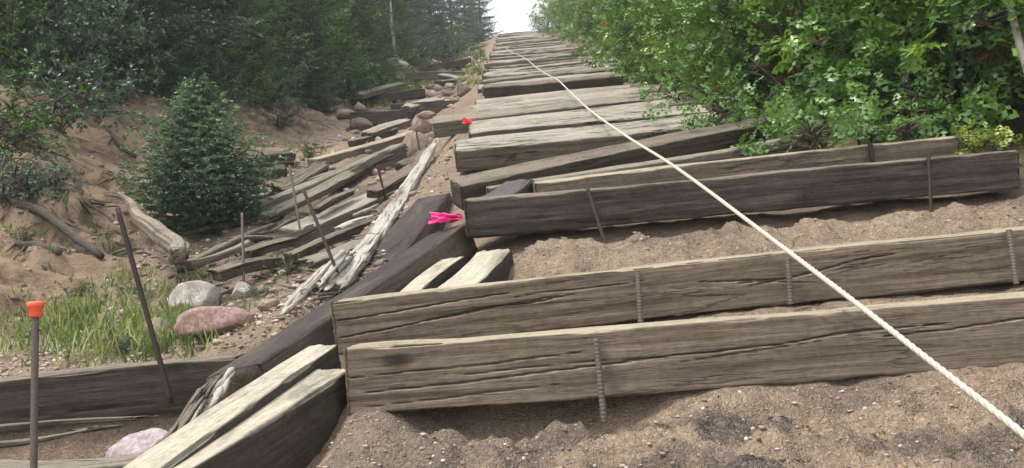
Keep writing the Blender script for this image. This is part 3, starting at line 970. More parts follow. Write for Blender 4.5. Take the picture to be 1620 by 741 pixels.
def rock(label, loc, size, mat, seed, rotz=0, name='boulder', group='boulders by the ravine', sub=4, sink=.25, ang=.22):
    bm = bmesh.new()
    bmesh.ops.create_icosphere(bm, subdivisions=sub, radius=1)
    V = np.array([v.co[:] for v in bm.verts])
    # facets: clip by random planes for an angular boulder
    rg = np.random.RandomState(seed)
    for k in range(11):
        n = rg.normal(size=3)
        n /= np.linalg.norm(n)
        d = rg.uniform(.66, .9)
        s = V @ n
        ex = np.clip(s - d, 0, None)
        V = V - n[None, :] * ex[:, None] * .88
    d = 1 + ang * .6 * fbm(V * 1.3 + seed, 3, seed) + .05 * fbm(V * 6 + seed, 4, seed + 1)
    V = V * d[:, None] * np.array(size)
    for v, c in zip(bm.verts, V): v.co = c
    me = bpy.data.meshes.new(name)
    bm.to_mesh(me)
    bm.free()
    me.polygons.foreach_set('use_smooth', np.ones(len(me.polygons), bool))
    o = link(name, me, mat)
    o.location = Vector(loc) + Vector((0, 0, size[2] * (1 - 2 * sink)))
    o.rotation_euler = (0, 0, rotz)
    tag(o, label, 'boulder', group)
    return o


rock('white topped grey boulder beside the grass', hit(308, 490), (.14, .10, .105), M_R_GREY, 2, .3)
rock('smooth pink boulder in front of the white topped one', hit(342, 530), (.165, .11, .08), M_R_PINK, 5, .2)
rock('small tan stone in the grass by the leaning rebar', hit(250, 535), (.07, .06, .06), M_R_TAN, 7)
rock('lilac pink rock in the hollow under the retaining timber', at(238, 705, 2.45) + Vector((0, 0, -.09)), (.125, .07, .085), M_R_LILAC, 9, .5, sink=.2)
rock('round flat faced tan boulder at the top of the bleached splinter', at(656, 240, 8.6) + Vector((0, 0, -.12)), (.19, .16, .22), M_R_TAN, 31, .2, sink=.2)
rock('mossy pointed boulder behind the round tan one', at(668, 205, 9.8) + Vector((0, 0, -.08)), (.13, .15, .18), M_R_TAN, 13, sink=.2)
rock('dark rounded boulder on the green strip near the flight', hit(735, 150), (.13, .13, .12), M_R_RED, 15)
rock('grey boulder left of the dark rounded one on the green strip', hit(712, 142), (.13, .14, .10), M_R_GREY, 17)
rock('pale boulder under the conifers beside the small yellow bush', hit(628, 112), (.35, .3, .28), M_R_GREY, 19)
rock('small pinkish rock at the end of the ribbon tie', at(676, 186, 9.0), (.11, .08, .05), M_R_PINK, 23)
rock('reddish slab of rock on the sandy bank below the small fir shrub', hit(430, 262), (.30, .25, .12), M_R_RED, 25)
rock('grey stone in the gravel below the sticks', hit(385, 470), (.07, .06, .06), M_R_GREY, 27)
rock('tan stone among the gravel right of the pink boulder', hit(425, 490), (.06, .05, .04), M_R_TAN, 29)
rock('sharp grey stone in the ravine under the dark beam', hit(600, 218), (.18, .16, .12), M_R_GREY, 35)
rock('brown stone in the ravine left of the round tan boulder', hit(570, 205), (.2, .18, .12), M_R_RED, 37)
rock('low tan stone between the conifers and the dark beam', hit(545, 188), (.25, .2, .1), M_R_TAN, 39)
rock('small stone wedged under the white slab', hit(520, 470), (.045, .04, .035), M_R_PINK, 41)


# loose gravel: uncountable
def gravel():
    rg = np.random.RandomState(4)
    t = (1 + 5 ** .5) / 2
    ico = np.array([[-1, t, 0], [1, t, 0], [-1, -t, 0], [1, -t, 0], [0, -1, t], [0, 1, t], [0, -1, -t], [0, 1, -t], [t, 0, -1], [t, 0, 1], [-t, 0, -1], [-t, 0, 1]]) / 1.9
    icf = np.array([[0, 11, 5], [0, 5, 1], [0, 1, 7], [0, 7, 10], [0, 10, 11], [1, 5, 9], [5, 11, 4], [11, 10, 2], [10, 7, 6], [7, 1, 8], [3, 9, 4], [3, 4, 2], [3, 2, 6], [3, 6, 8], [3, 8, 9], [4, 9, 5], [2, 4, 11], [6, 2, 10], [8, 6, 7], [9, 8, 1]])
    zones = [(-.55, 2.4, 1.35, 2.3, 5200, .002, .0075), (-.5, 2.4, 2.52, 2.8, 1300, .002, .007), (-.3, 2.5, 3.02, 3.8, 2000, .0025, .008),
             (-2.9, -.75, 3.15, 3.9, 2500, .006, .020), (-2.6, -.7, 3.9, 6.2, 2000, .006, .028), (-2.6, -.7, 6.2, 14, 1100, .010, .055), (-3.2, -.6, 14, 32, 700, .03, .15),
             (-5, -2.6, 3.5, 10, 1500, .008, .028), (-2.9, -.7, 2.0, 3.05, 700, .006, .02), (-1.0, -.45, 3.0, 7, 900, .006, .02)]
    Vs, Fs, A, n = [], [], [], 0
    for (x0, x1, y0, y1, c, s0, s1) in zones:
        x = rg.uniform(x0, x1, c)
        y = rg.uniform(y0, y1, c)
        keep = (fbm(P3(x * 2.5, y * 2.5), 3, 55) + rg.uniform(-.5, .5, c)) > -.25
        x, y = x[keep], y[keep]
        c = len(x)
        z = height(x, y)
        s = s0 + (s1 - s0) * rg.uniform(0, 1, c) ** 4
        s = np.clip(s, s0, s1)
        V = ico[None] * (1 + rg.uniform(-.35, .35, (c, 12, 1)))
        V = V * s[:, None, None] * rg.uniform([.8, .8, .45], [1.4, 1.2, .9], (c, 1, 3)).reshape(c, 1, 3)
        V = V + np.stack([x, y, z + s * .2], 1)[:, None, :]
        F = icf[None] + (np.arange(c) * 12)[:, None, None] + n
        Vs.append(V.reshape(-1, 3))
        Fs.append(F.reshape(-1, 3))
        A.append(np.repeat(rg.uniform(0, 1, c), 20))
        n += c * 12
    me = mesh_np('gravel', np.concatenate(Vs), np.concatenate(Fs), False, {'rnd': ('FACE', np.concatenate(A))})
    mt, tt, b = newmat('gravel_stone')
    a = N(tt, 'ShaderNodeAttribute', attribute_name='rnd')
    lk(tt, ramp(tt, a.outputs['Fac'], [(0, (.09, .07, .06)), (.3, (.22, .165, .13)), (.6, (.33, .25, .20)), (.85, (.42, .34, .29)), (1, (.60, .56, .52))]), b.inputs['Base Color'])
    b.inputs['Roughness'].default_value = .85
    tag(link('gravel', me, mt), 'loose pink and tan gravel scattered over the sand', kind='stuff')


gravel()


def chips():
    rg = np.random.RandomState(14)
    mb = MB()
    for k in range(260):
        px, py = rg.uniform(280, 620), rg.uniform(330, 480)
        if py < 470 - (px - 280) * .35 - 60: continue
        p = hit(px, py)
        if p.x > -.55: continue
        L, r = rg.uniform(.04, .22), rg.uniform(.004, .012)
        a = rg.uniform(0, 6.28)
        d = np.array([math.cos(a), math.sin(a) * .7, rg.uniform(-.1, .35)]) * L / 2
        c = np.array([p.x, p.y, p.z + r])
        V, F = tube(np.stack([c - d, c, c + d]), [r * .4, r, r * .3], 5)
        mb.add(V, F)
    for k in range(420):
        p = hit(rg.uniform(0, 560), rg.uniform(165, 420))
        if p.x > -2.4 or p.y > 14: continue
        L, r = rg.uniform(.05, .32), rg.uniform(.003, .011)
        a = rg.normal(.6, .7)
        d = np.array([math.cos(a), math.sin(a) * .6]) * L / 2
        x_, y_ = np.array([p.x - d[0], p.x, p.x + d[0]]), np.array([p.y - d[1], p.y, p.y + d[1]])
        z_ = height(x_, y_)
        z_[1] = (z_[0] + z_[2]) / 2 + rg.uniform(0, .02)
        V, F = tube(np.stack([x_, y_, z_ + r], 1), [r * .4, r, r * .3], 5)
        mb.add(V, F)
    for k in range(170):
        x, y = rg.uniform(-.4, 2.3), rg.choice([rg.uniform(1.5, 2.25), rg.uniform(3.05, 3.75), rg.uniform(2.55, 2.78)])
        L, r = rg.uniform(.01, .05), rg.uniform(.0012, .003)
        a = rg.uniform(0, 6.28)
        x_ = np.array([x, x + math.cos(a) * L / 2, x + math.cos(a) * L])
        y_ = np.array([y, y + math.sin(a) * L / 2, y + math.sin(a) * L])
        V, F = tube(np.stack([x_, y_, height(x_, y_) + r + .002], 1), [r * .5, r, r * .5], 5)
        mb.add(V, F)
    me = mb.build('wood_litter', False)
    tag(link('wood_litter', me, W_GREY), 'scattered bark chips and twigs in the ravine', kind='stuff')


chips()


# ------------------------------------------------------------------ steel rods
def rebar_mesh(pts, r, ribs=True, step=.011):
    P = np.array([list(p) for p in pts])
    seg = np.linalg.norm(np.diff(P, axis=0), axis=1)
    L = seg.sum()
    s = np.concatenate([[0], np.cumsum(seg)])
    n = int(L / (step / 4)) if ribs else 24
    ss = np.linspace(0, L, n)
    C = np.stack([np.interp(ss, s, P[:, k]) for k in range(3)], 1)
    rr = r * (1 + (.16 * (np.sin(ss / step * 2 * np.pi) > .1) if ribs else 0 * ss))
    return tube(C, rr, 10)


def rod(label, A, B, r=.008, mat=M_RUST, ribs=True, group='rebar pins', cat='rebar', name='rebar_pin'):
    p, q = at(*A), at(*B)
    V, F = rebar_mesh([q - q, p - q], r, ribs)
    me = mesh_np(name, V, F)
    o = link(name, me, mat)
    o.location = q
    tag(o, label, cat, group)
    return o


rod('ribbed rebar pinning the lowest tie', (943, 536, 2.282), (956, 668, 2.27), .0085, M_STEEL)
rod('ribbed rebar pinning the second tie, left of centre', (1009, 433, 2.785), (1014, 520, 2.77), .009, M_STEEL)
rod('rebar on the second tie where the rope crosses above', (1246, 408, 2.79), (1251, 482, 2.78), .0095, M_STEEL)
rod('rebar at the right end of the second tie', (1596, 364, 2.81), (1608, 450, 2.79), .009, M_STEEL)
rod('bent rusty rebar in front of the left part of the long dark tie', (930, 300, 3.78), (968, 418, 3.66), .0085, M_RUST)
rod('thin rebar near the right end of the long dark tie', (1469, 247, 3.79), (1474, 356, 3.74), .0075, M_RUST)
rod('short rebar stub on the tan tie behind the dark one', (1376, 226, 4.14), (1381, 256, 4.13), .010, M_RUST)
rod('long rusty rod leaning left behind the retaining timber', (186, 330, 3.0), (272, 640, 3.0), .0095, M_RUST, False, 'rods standing in the ravine')
rod('thin dark rod standing in the gravel above the white slab', (480, 300, 3.9), (534, 432, 3.75), .0085, M_RUST, False, 'rods standing in the ravine')
rod('slender rod in front of the thick split beam', (597, 262, 6.7), (611, 318, 6.7), .010, M_RUST, False, 'rods standing in the ravine')
rod('faint upright rod left of the pale beam end', (458, 262, 5.7), (476, 372, 5.6), .008, M_STEEL, False, 'rods standing in the ravine')
rod('grey upright rod below the spruce', (383, 338, 4.7), (386, 452, 4.6), .008, M_STEEL, False, 'rods standing in the ravine')
rod('curved thin rod resting against the round tan boulder', (658, 205, 8.3), (668, 262, 8.2), .010, M_RUST, False, 'rods standing in the ravine')

# orange capped stake
base = at(53, 780, 2.0)
top = at(56, 492, 2.0)
st = empty('survey_stake', base)
tag(st, 'grey steel stake with an orange safety cap at the left edge', 'stake')
V, F = rebar_mesh([Vector((0, 0, 0)), top - base], .0085, False)
link('rod', mesh_np('rod', V, F), M_STEEL, st)
ctr = np.array(list(top - base))
ax = ctr / np.linalg.norm(ctr)
prof = [(-.016, .0125), (-.012, .015), (.008, .0160), (.010, .0195), (.019, .0200), (.022, .0175), (.0235, .010)]
V, F = tube(np.stack([ctr + ax * a for a, _ in prof]), [b for _, b in prof], 20)
link('safety_cap', mesh_np('safety_cap', V, F), M_ORANGE, st)


# ------------------------------------------------------------------ ribbons
def ribbon(label, c, wx, wy, mat, seed, tilt=.0):
    n, mm = 26, 12
    U, Vv = np.meshgrid(np.linspace(-1, 1, n), np.linspace(-1, 1, mm), indexing='ij')
    edge = 1 + .25 * fbm(P3(U * 2.2, Vv * 2.2), 3, seed).reshape(U.shape)
    X = U * wx * edge + .15 * wy * Vv
    Z = Vv * wy * edge * (1 - .35 * U) + tilt * U * wx
    Y = .030 * fbm(P3(U * 2, Vv * 2), 3, seed + 3).reshape(U.shape) + .35 * Z + .010 * np.sin(Vv * 7 + U * 3) + .006 * np.sin(Vv * 15 - U * 5)
    V = np.stack([X.ravel(), Y.ravel(), Z.ravel()], 1)
    me = mesh_np('ribbon', V, grid_faces(n, mm))
    o = link('ribbon', me, mat)
    o.location = c
    md = o.modifiers.new('thick', 'SOLIDIFY')
    md.thickness = .0015
    tag(o, label, 'ribbon', 'pink marker ribbons')
    return o


ribbon('bright pink ribbon tied by the left end of the dark tie', at(705, 345, 4.02), .080, .026, M_PINK, 3, -.06)
ribbon('small faded pink ribbon on the grey tie higher up', at(741, 192, 7.5), .058, .024, M_PINKF, 6, -.1)

# ------------------------------------------------------------------ rope
rp = [(1760, 805, 1.30), (1620, 688, 1.52), (1480, 578, 1.80), (1360, 484, 2.12), (1230, 385, 2.62), (1100, 287, 3.35), (1040, 246, 3.9), (985, 214, 4.7), (935, 186, 6.0), (905, 166, 7.6),
      (885, 154, 9.4), (868, 150, 10.6), (850, 132, 12.6), (836, 117, 15.5), (822, 106, 18.5), (806, 97, 22), (803, 88, 27)]
P = np.array([list(at(*p)) for p in rp])
s = np.arange(len(P))
# Catmull-Rom
pts = []
for k in range(len(P) - 1):
    p0, p1, p2, p3 = P[max(k - 1, 0)], P[k], P[k + 1], P[min(k + 2, len(P) - 1)]
    L = np.linalg.norm(p2 - p1)
    nseg = max(8, int(L / .05))
    for t in np.linspace(0, 1, nseg, endpoint=False):
        pts.append(.5 * ((2 * p1) + (-p0 + p2) * t + (2 * p0 - 5 * p1 + 4 * p2 - p3) * t * t + (-p0 + 3 * p1 - 3 * p2 + p3) * t ** 3))
pts = np.array(pts)
d = np.concatenate([[0], np.cumsum(np.linalg.norm(np.diff(pts, axis=0), axis=1))])
n = int(d[-1] / .008)
dd = np.linspace(0, d[-1], n)
C = np.stack([np.interp(dd, d, pts[:, k]) for k in range(3)], 1)
cons_pts = [(C[np.searchsorted(C[:, 1], 4.0), 1], C[np.searchsorted(C[:, 1], 4.0), 2])]
for (A0, A1, ww, rl) in TOPS:
    for fy in (0, 1):
        yy = A0.y + fy * ww * math.cos(R_(rl))
        k = min(len(C) - 1, int(np.searchsorted(C[:, 1], yy)))
        if not 4.0 < yy < 27: continue
        f = (C[k, 0] - A0.x) / (A1.x - A0.x)
        yy = yy + (A1.y - A0.y) * f
        zz = A0.z + (A1.z - A0.z) * f + fy * ww * math.sin(R_(rl)) + .022
        cons_pts.append((yy, zz))
cons_pts.sort()
hull = []
for p in cons_pts:      # taut line: upper hull over the tie tops
    while len(hull) > 1 and (hull[-1][1] - hull[-2][1]) * (p[0] - hull[-2][0]) <= (p[1] - hull[-2][1]) * (hull[-1][0] - hull[-2][0]): hull.pop()
    hull.append(p)
hz = np.interp(C[:, 1], [p[0] for p in hull], [p[1] for p in hull])
sag = .02 * np.sin(C[:, 1] * 1.1)
C[:, 2] = np.where(C[:, 1] > hull[0][0], hz, C[:, 2])
mb = MB()
T = np.gradient(C, axis=0)
T /= np.linalg.norm(T, axis=1)[:, None]
A_ = np.cross(T, [0, 0, 1])
A_ /= np.linalg.norm(A_, axis=1)[:, None]
B_ = np.cross(T, A_)
for k in range(3):
    ph = dd / .075 * 2 * math.pi + k * 2 * math.pi / 3
    CC = C + .0026 * (np.cos(ph)[:, None] * A_ + np.sin(ph)[:, None] * B_)
    V, F = tube(CC, .0052, 8)
    mb.add(V, F)
me = mb.build('rope')
tag(link('rope', me, M_ROPE), 'long white twisted rope running diagonally up the steps', 'rope')


# ------------------------------------------------------------------ foliage
def inst(tv, tf, org, X, Y, Z, sc):
    """replicate template verts tv (k,3) by frames; returns V,F"""
    n, k = len(org), len(tv)
    V = org[:, None, :] + sc[:, None, None] * (tv[None, :, 0:1] * X[:, None, :] + tv[None, :, 1:2] * Y[:, None, :] + tv[None, :, 2:3] * Z[:, None, :])
    F = tf[None] + (np.arange(n) * k)[:, None, None]
    return V.reshape(-1, 3), F.reshape(-1, tf.shape[1])


def frames(D, rg, spin=None):
    D = D / (np.linalg.norm(D, axis=1)[:, None] + 1e-9)
    up = np.broadcast_to(np.array([0, 0, 1.0]), D.shape) + rg.normal(0, .55, D.shape)
    S_ = np.cross(D, up)
    S_ /= np.linalg.norm(S_, axis=1)[:, None] + 1e-9
    Z = np.cross(S_, D)
    return D, S_, Z


# lobed oak leaf: length 1 along x
oak = [(0, 0), (.12, .05), (.2, .17), (.3, .10), (.38, .28), (.5, .15), (.6, .32), (.7, .15), (.82, .22), (.9, .10), (1.0, 0)]
ov = [(x, y, -abs(y) * .3 - x * x * .18) for x, y in oak] + [(x, -y, -abs(y) * .3 - x * x * .18) for x, y in oak[1:-1]] + [(.3, 0, -.02), (.55, 0, -.05), (.8, 0, -.11)]
OV = np.array(ov)
nO = len(oak)
low = [0] + list(range(nO, nO + nO - 2)) + [nO - 1]
mids = [len(ov) - 3, len(ov) - 2, len(ov) - 1]
of = []
for side in (list(range(nO)), low):
    for a in range(nO - 1):
        x = (OV[side[a]][0] + OV[side[a + 1]][0]) / 2
        mmid = mids[0] if x < .42 else mids[1] if x < .68 else mids[2]
        f = [side[a], side[a + 1], mmid]
        of.append(f if side[0] == 0 and side is not low else f[::-1])
OF = np.array(of)
# simple pointed leaf
LV = np.array([(0, 0, 0), (.35, .22, -.03), (.75, .16, -.08), (1, 0, -.16), (.75, -.16, -.08), (.35, -.22, -.03), (.5, 0, .02)])
LF = np.array([[0, 1, 6], [1, 2, 6], [2, 3, 6], [3, 4, 6], [4, 5, 6], [5, 0, 6]])
# needle blade
NV = np.array([(0, -.07, 0), (.5, -.09, .0), (1, 0, 0), (.5, .09, 0), (0, .07, 0)])
NF = np.array([[0, 1, 3], [1, 2, 3], [0, 3, 4]])


def shrub_meshes(seed, H=2.2, R=1.0, nst=9, ncl=430, lpc=8, leaf=.085, template='oak', bright=0.0, gaps=-1):
    rg = np.random.RandomState(seed)
    mb = MB()
    tips = []
    for k in range(nst):
        a = rg.uniform(0, 2 * math.pi)
        lean = rg.uniform(.1, .9) * R
        h = H * rg.uniform(.6, 1.0) * (1 - .3 * lean / R)
        t = np.linspace(0, 1, 9)
        path = np.stack([math.cos(a) * lean * t ** 1.3 + .05 * vn(P3(t * 4 + k, t * 0), seed), math.sin(a) * lean * t ** 1.3 + .05 * vn(P3(t * 4 + k, t * 0), seed + 1), h * t], 1)
        V, F = tube(path, np.linspace(.022, .006, 9) * (H / 2.2), 6)
        mb.add(V, F)
        for q in range(9):
            t0 = rg.uniform(.15, .95)
            p = path[int(t0 * 8)]
            a2 = rg.uniform(0, 2 * math.pi)
            L = rg.uniform(.25, .6) * R * .8
            dd_ = np.array([math.cos(a2), math.sin(a2), rg.uniform(.0, .7)])
            pp = np.stack([p, p + dd_ * L * .5 + [0, 0, .02], p + dd_ * L])
            V, F = tube(pp, [.008, .005, .003], 4)
            mb.add(V, F)
            tips.append(pp[2])
            tips.append(pp[1])
        tips.append(path[-1])
    stem = mb.build('stems')
    tips = np.array(tips)
    # leaf clusters: around the tips, plus a shell
    c = tips[rg.randint(0, len(tips), ncl)] + rg.normal(0, .11 * R, (ncl, 3))
    nsh = ncl // 2
    th = rg.uniform(0, 2 * math.pi, nsh)
    zz = rg.uniform(.04, 1, nsh) ** .9
    rr = R * (.75 + .35 * rg.uniform(0, 1, nsh)) * np.sqrt(np.clip(1 - (np.abs(zz - .42) / .62) ** 2, .02, 1))
    bumpy = 1 + .28 * fbm(P3(np.cos(th) * 2 + seed, np.sin(th) * 2, zz * 3), 3, seed)
    sh = np.stack([np.cos(th) * rr * bumpy, np.sin(th) * rr * bumpy, zz * H * .98], 1)
    c = np.concatenate([c, sh])
    c[:, 2] = np.clip(c[:, 2], .02, None)
    if gaps > -1: c = c[fbm(c * 2.6 / R + seed * 1.3, 3, seed + 40) > -gaps]
    ncl2 = len(c)
    outw = c - np.array([0, 0, H * .4])
    outw /= np.linalg.norm(outw, axis=1)[:, None] + 1e-9
    # each cluster: rosette of leaves around a twig direction
    org = np.repeat(c, lpc, 0) + rg.normal(0, leaf * .28, (ncl2 * lpc, 3))
    D = np.repeat(outw, lpc, 0) * .7 + rg.normal(0, .75, (ncl2 * lpc, 3)) + np.array([0, 0, .05])
    X, Y, Z = frames(D, rg)
    flip = Z[:, 2] < 0
    Z[flip] *= -1
    Y[flip] *= -1
    sc = leaf * rg.uniform(.6, 1.25, len(org))
    tv, tf = (OV, OF) if template == 'oak' else (LV, LF)
    V, F = inst(tv, tf, org, X, Y, Z, sc)
    tone = np.clip(rg.beta(2, 2.6, ncl2) * .6 + .45 * (fbm(c * 1.8 / R + seed, 2, seed + 8) + .45) + .18 * (c[:, 2] / H - .4), 0, 1)
    clr = np.repeat(tone, lpc)
    r = np.clip(clr * .75 + rg.uniform(-.05, .22, len(org)) + bright, 0, .96)
    odd = rg.uniform(0, 1, len(org)) < .005
    oc = np.repeat(rg.uniform(0, 1, ncl2) < .006, lpc)
    r = np.where(odd | oc, 1.0, r)
    fol = mesh_np('foliage', V, F, True, {'rnd': ('FACE', np.repeat(r, len(tf)))})
    return stem, fol


def conifer_meshes(seed, H=6.0, R=1.3, nb=150, twigs=18, npt=14, blade=.05, low=.02, trunk_r=.07, droop=.25, thick=1.0):
    rg = np.random.RandomState(seed)
    mb = MB()
    tz = np.linspace(0, H, 14)
    path = np.stack([.03 * vn(P3(tz + seed, tz * 0), 1), .03 * vn(P3(tz + seed, tz * 0), 2), tz], 1)
    V, F = tube(path, trunk_r * (1 - .93 * tz / H), 9, .15, seed)
    mb.add(V, F)
    trunk = mb.build('trunk')
    ng = (np.arange(nb) + .5) / nb
    # branches denser near the ground
    zb = H * (low + (1 - low) * ng ** 1.15)
    az = np.arange(nb) * 2.39996 + rg.uniform(-.4, .4, nb)
    Lb = R * (1 - zb / H) ** .85 * rg.uniform(.72, 1.12, nb) * (1 + .12 * np.sin(az * 2 + seed)) + .05 * R
    mb = MB()
    C, D, S_ = [], [], []
    for k in range(nb):
        u = np.array([math.cos(az[k]), math.sin(az[k]), 0])
        rise = .55 - droop * 2 * (1 - zb[k] / H)
        t = np.linspace(0, 1, 7)
        pos = np.array([0, 0, zb[k]]) + u * (Lb[k] * t)[:, None] + np.array([0, 0, 1.0]) * ((rise * t - droop * t ** 2 + .25 * t ** 3) * Lb[k])[:, None]
        V, F = tube(pos, np.linspace(.012, .003, 7) * (H / 6) ** .5, 4)
        mb.add(V, F)
        side = np.array([-u[1], u[0], 0])
        nt_ = max(4, int(twigs * (.4 + .6 * Lb[k] / R)))
        tt = np.linspace(.12, 1.0, nt_)
        for j, q in enumerate(tt):
            p = np.array([np.interp(q, t, pos[:, i]) for i in range(3)])
            sgn = 1 if j % 2 else -1
            l = Lb[k] * .38 * (1.08 - q) ** .7 + .03 * R + rg.uniform(0, .03) * R
            if q > .97: dvec = u + np.array([0, 0, .1])
            else: dvec = side * sgn * .9 + u * .75 + np.array([0, 0, rg.uniform(-.22, .10)])
            dvec = dvec / np.linalg.norm(dvec)
            m_ = max(3, int(npt * (l / (.3 * R))))
            s_ = rg.uniform(0, 1, m_)
            C.append(p + dvec * (l * s_)[:, None] + rg.normal(0, blade * .06, (m_, 3)))
            D.append(dvec * .8 + rg.normal(0, .5, (m_, 3)) * [1, 1, .6])
    br = mb.build('branches')
    C = np.concatenate(C)
    D = np.concatenate(D)
    X, Y, Z = frames(D, rg)
    sc = blade * rg.uniform(.7, 1.3, len(C))
    nv = NV.copy()
    nv[:, 1] *= thick
    V, F = inst(nv, NF, C, X, Y, Z, sc)
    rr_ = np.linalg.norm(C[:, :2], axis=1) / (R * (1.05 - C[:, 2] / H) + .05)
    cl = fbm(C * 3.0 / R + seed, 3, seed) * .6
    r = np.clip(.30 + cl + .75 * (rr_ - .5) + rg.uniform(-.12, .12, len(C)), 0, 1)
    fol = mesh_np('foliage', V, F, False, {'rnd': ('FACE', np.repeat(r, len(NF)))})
    return trunk, br, fol


def plant(name, label, parts, loc, rz=0, sc=1.0, cat='tree', group=None, tilt=0):
    o = empty(name, loc)
    o.rotation_euler = (tilt, 0, rz)
    o.scale = (sc, sc, sc) if not isinstance(sc, tuple) else sc
    tag(o, label, cat, group)
    for nm, me_, mt in parts:
        if len(me_.materials) == 0:
            me_.materials.append(None)
        c = bpy.data.objects.new(nm, me_)
        COL.objects.link(c)
        c.parent = o
        c.material_slots[0].link = 'OBJECT'
        c.material_slots[0].material = mt
    return o


def gz(x, y): return float(height([x], [y])[0])


# --- young spruce
tr, br, fo = conifer_meshes(11, 1.30, .66, 105, 19, 66, .026, .02, .02, .0, 1.9)
pb = hit(320, 372)
plant('young_spruce', 'small dark green spruce standing alone in the ravine', [('trunk', tr, M_STEM), ('branches', br, M_STEM), ('foliage', fo, M_SPRUCE)], pb + Vector((0, 0, -.06)), .4, 1.0, 'tree')

# --- conifers behind
CON = [conifer_meshes(21, 6.5, 1.5, 112, 20, 64, .055, .01, .09, .26, 1.7), conifer_meshes(22, 5.2, 1.15, 96, 19, 62, .05, .0, .07, .20, 1.7), conifer_meshes(23, 7.5, 1.8, 120, 20, 66, .06, .02, .11, .28, 1.7)]
cons = [  # x, y, variant, scale, material, label
    (-4.9, 10.6, 0, 1.0, M_FIRD, 'dark conifer rising directly behind the young spruce'),
    (-5.9, 9.6, 2, .9, M_FIRD, 'shadowy conifer above the brown bank at the left'),
    (-4.3, 12.4, 1, 1.0, M_FIR, 'drooping green fir just right of the young spruce'),
    (-5.4, 12.6, 2, 1.0, M_FIR, 'tall conifer behind the drooping green fir'),
    (-3.9, 14.6, 0, .95, M_FIRG, 'fresh green fir whose skirt touches the sandy hollow'),
    (-5.0, 15.2, 2, .9, M_FIRD, 'dark conifer filling the gap behind the fresh green fir'),
    (-3.9, 17.0, 1, 1.15, M_FIR, 'upright conifer left of the grey snag'),
    (-4.9, 18.6, 0, 1.0, M_FIRG, 'broad fir in the middle of the left tree line'),
    (-3.8, 20.2, 2, .8, M_FIR, 'fir nearest the small yellow green bush'),
    (-4.6, 23.5, 0, 1.0, M_FIR, 'distant fir behind the grey snag'),
    (-3.5, 27.5, 1, 1.1, M_FIRD, 'dark distant fir right of the grey snag'),
    (-4.6, 30, 2, 1.0, M_FIRD, 'first dark conifer of the bluish stand beyond the snag'),
    (-3.0, 34, 0, .95, M_FIRD, 'pointed dark conifer low in the bluish stand'),
    (-2.4, 39, 1, 1.2, M_FIRD, 'slim dark conifer edging the far ties'),
    (-3.8, 42, 2, 1.0, M_FIRD, 'back conifer between the slim ones of the bluish stand'),
    (-2.0, 46, 0, .9, M_FIRD, 'last but two conifer before the white sky'),
    (-1.25, 52, 1, 1.2, M_FIRD, 'outermost conifer whose edge borders the white sky'),
    (-1.9, 58, 2, .8, M_FIRD, 'conifer behind the outermost one at the sky gap'),
    (-3.75, 11.6, 1, .50, M_FIRG, 'little bright fir on the bank edge right of the young spruce'),
    (-3.35, 13.6, 1, .52, M_FIR, 'little fir whose tip stands before the fresh green one'),
    (-3.35, 15.6, 1, .60, M_FIRG, 'slim yellowish young fir at the front of the tree line'),
    (-3.25, 18.2, 1, .62, M_FIR, 'slim green young fir beyond the yellowish one'),
    (-3.2, 24.6, 1, .66, M_FIRG, 'small fir beside the grey snag'),
    (-4.5, 10.0, 1, .55, M_FIR, 'small fir over the brown hollow left of the young spruce'),
    (-6.8, 11.6, 0, 1.1, M_FIR, 'conifer high on the bank at the upper left'),
    (-7.4, 9.2, 2, 1.0, M_FIR, 'conifer half hidden by the broadleaf tree at the left edge'),
    (-6.6, 14.6, 2, 1.1, M_FIRD, 'back row conifer in the left tree line'),
    (-6.6, 18.0, 0, 1.2, M_FIRD, 'back row conifer in the left tree line'),
    (-6.2, 22.0, 2, 1.1, M_FIRD, 'back row conifer in the left tree line'),
    (-6.0, 27.0, 0, 1.2, M_FIRD, 'back row conifer in the left tree line'),
    (-5.6, 35.0, 2, 1.1, M_FIRD, 'back row conifer in the left tree line'),
    (-5.4, 46.0, 0, 1.2, M_FIRD, 'back row conifer in the left tree line'),
]
rng = random.Random(9)
for (x, y, v, s_, mt, lab) in cons:
    T_, B2, F_ = CON[v]
    plant('conifer', lab, [('trunk', T_, M_STEM), ('branches', B2, M_STEM), ('foliage', F_, mt)], (x, y, gz(x, y) - .1), rng.uniform(0, 6), (s_, s_, s_ * rng.uniform(.95, 1.1)), 'conifer', 'conifers of the left tree line')

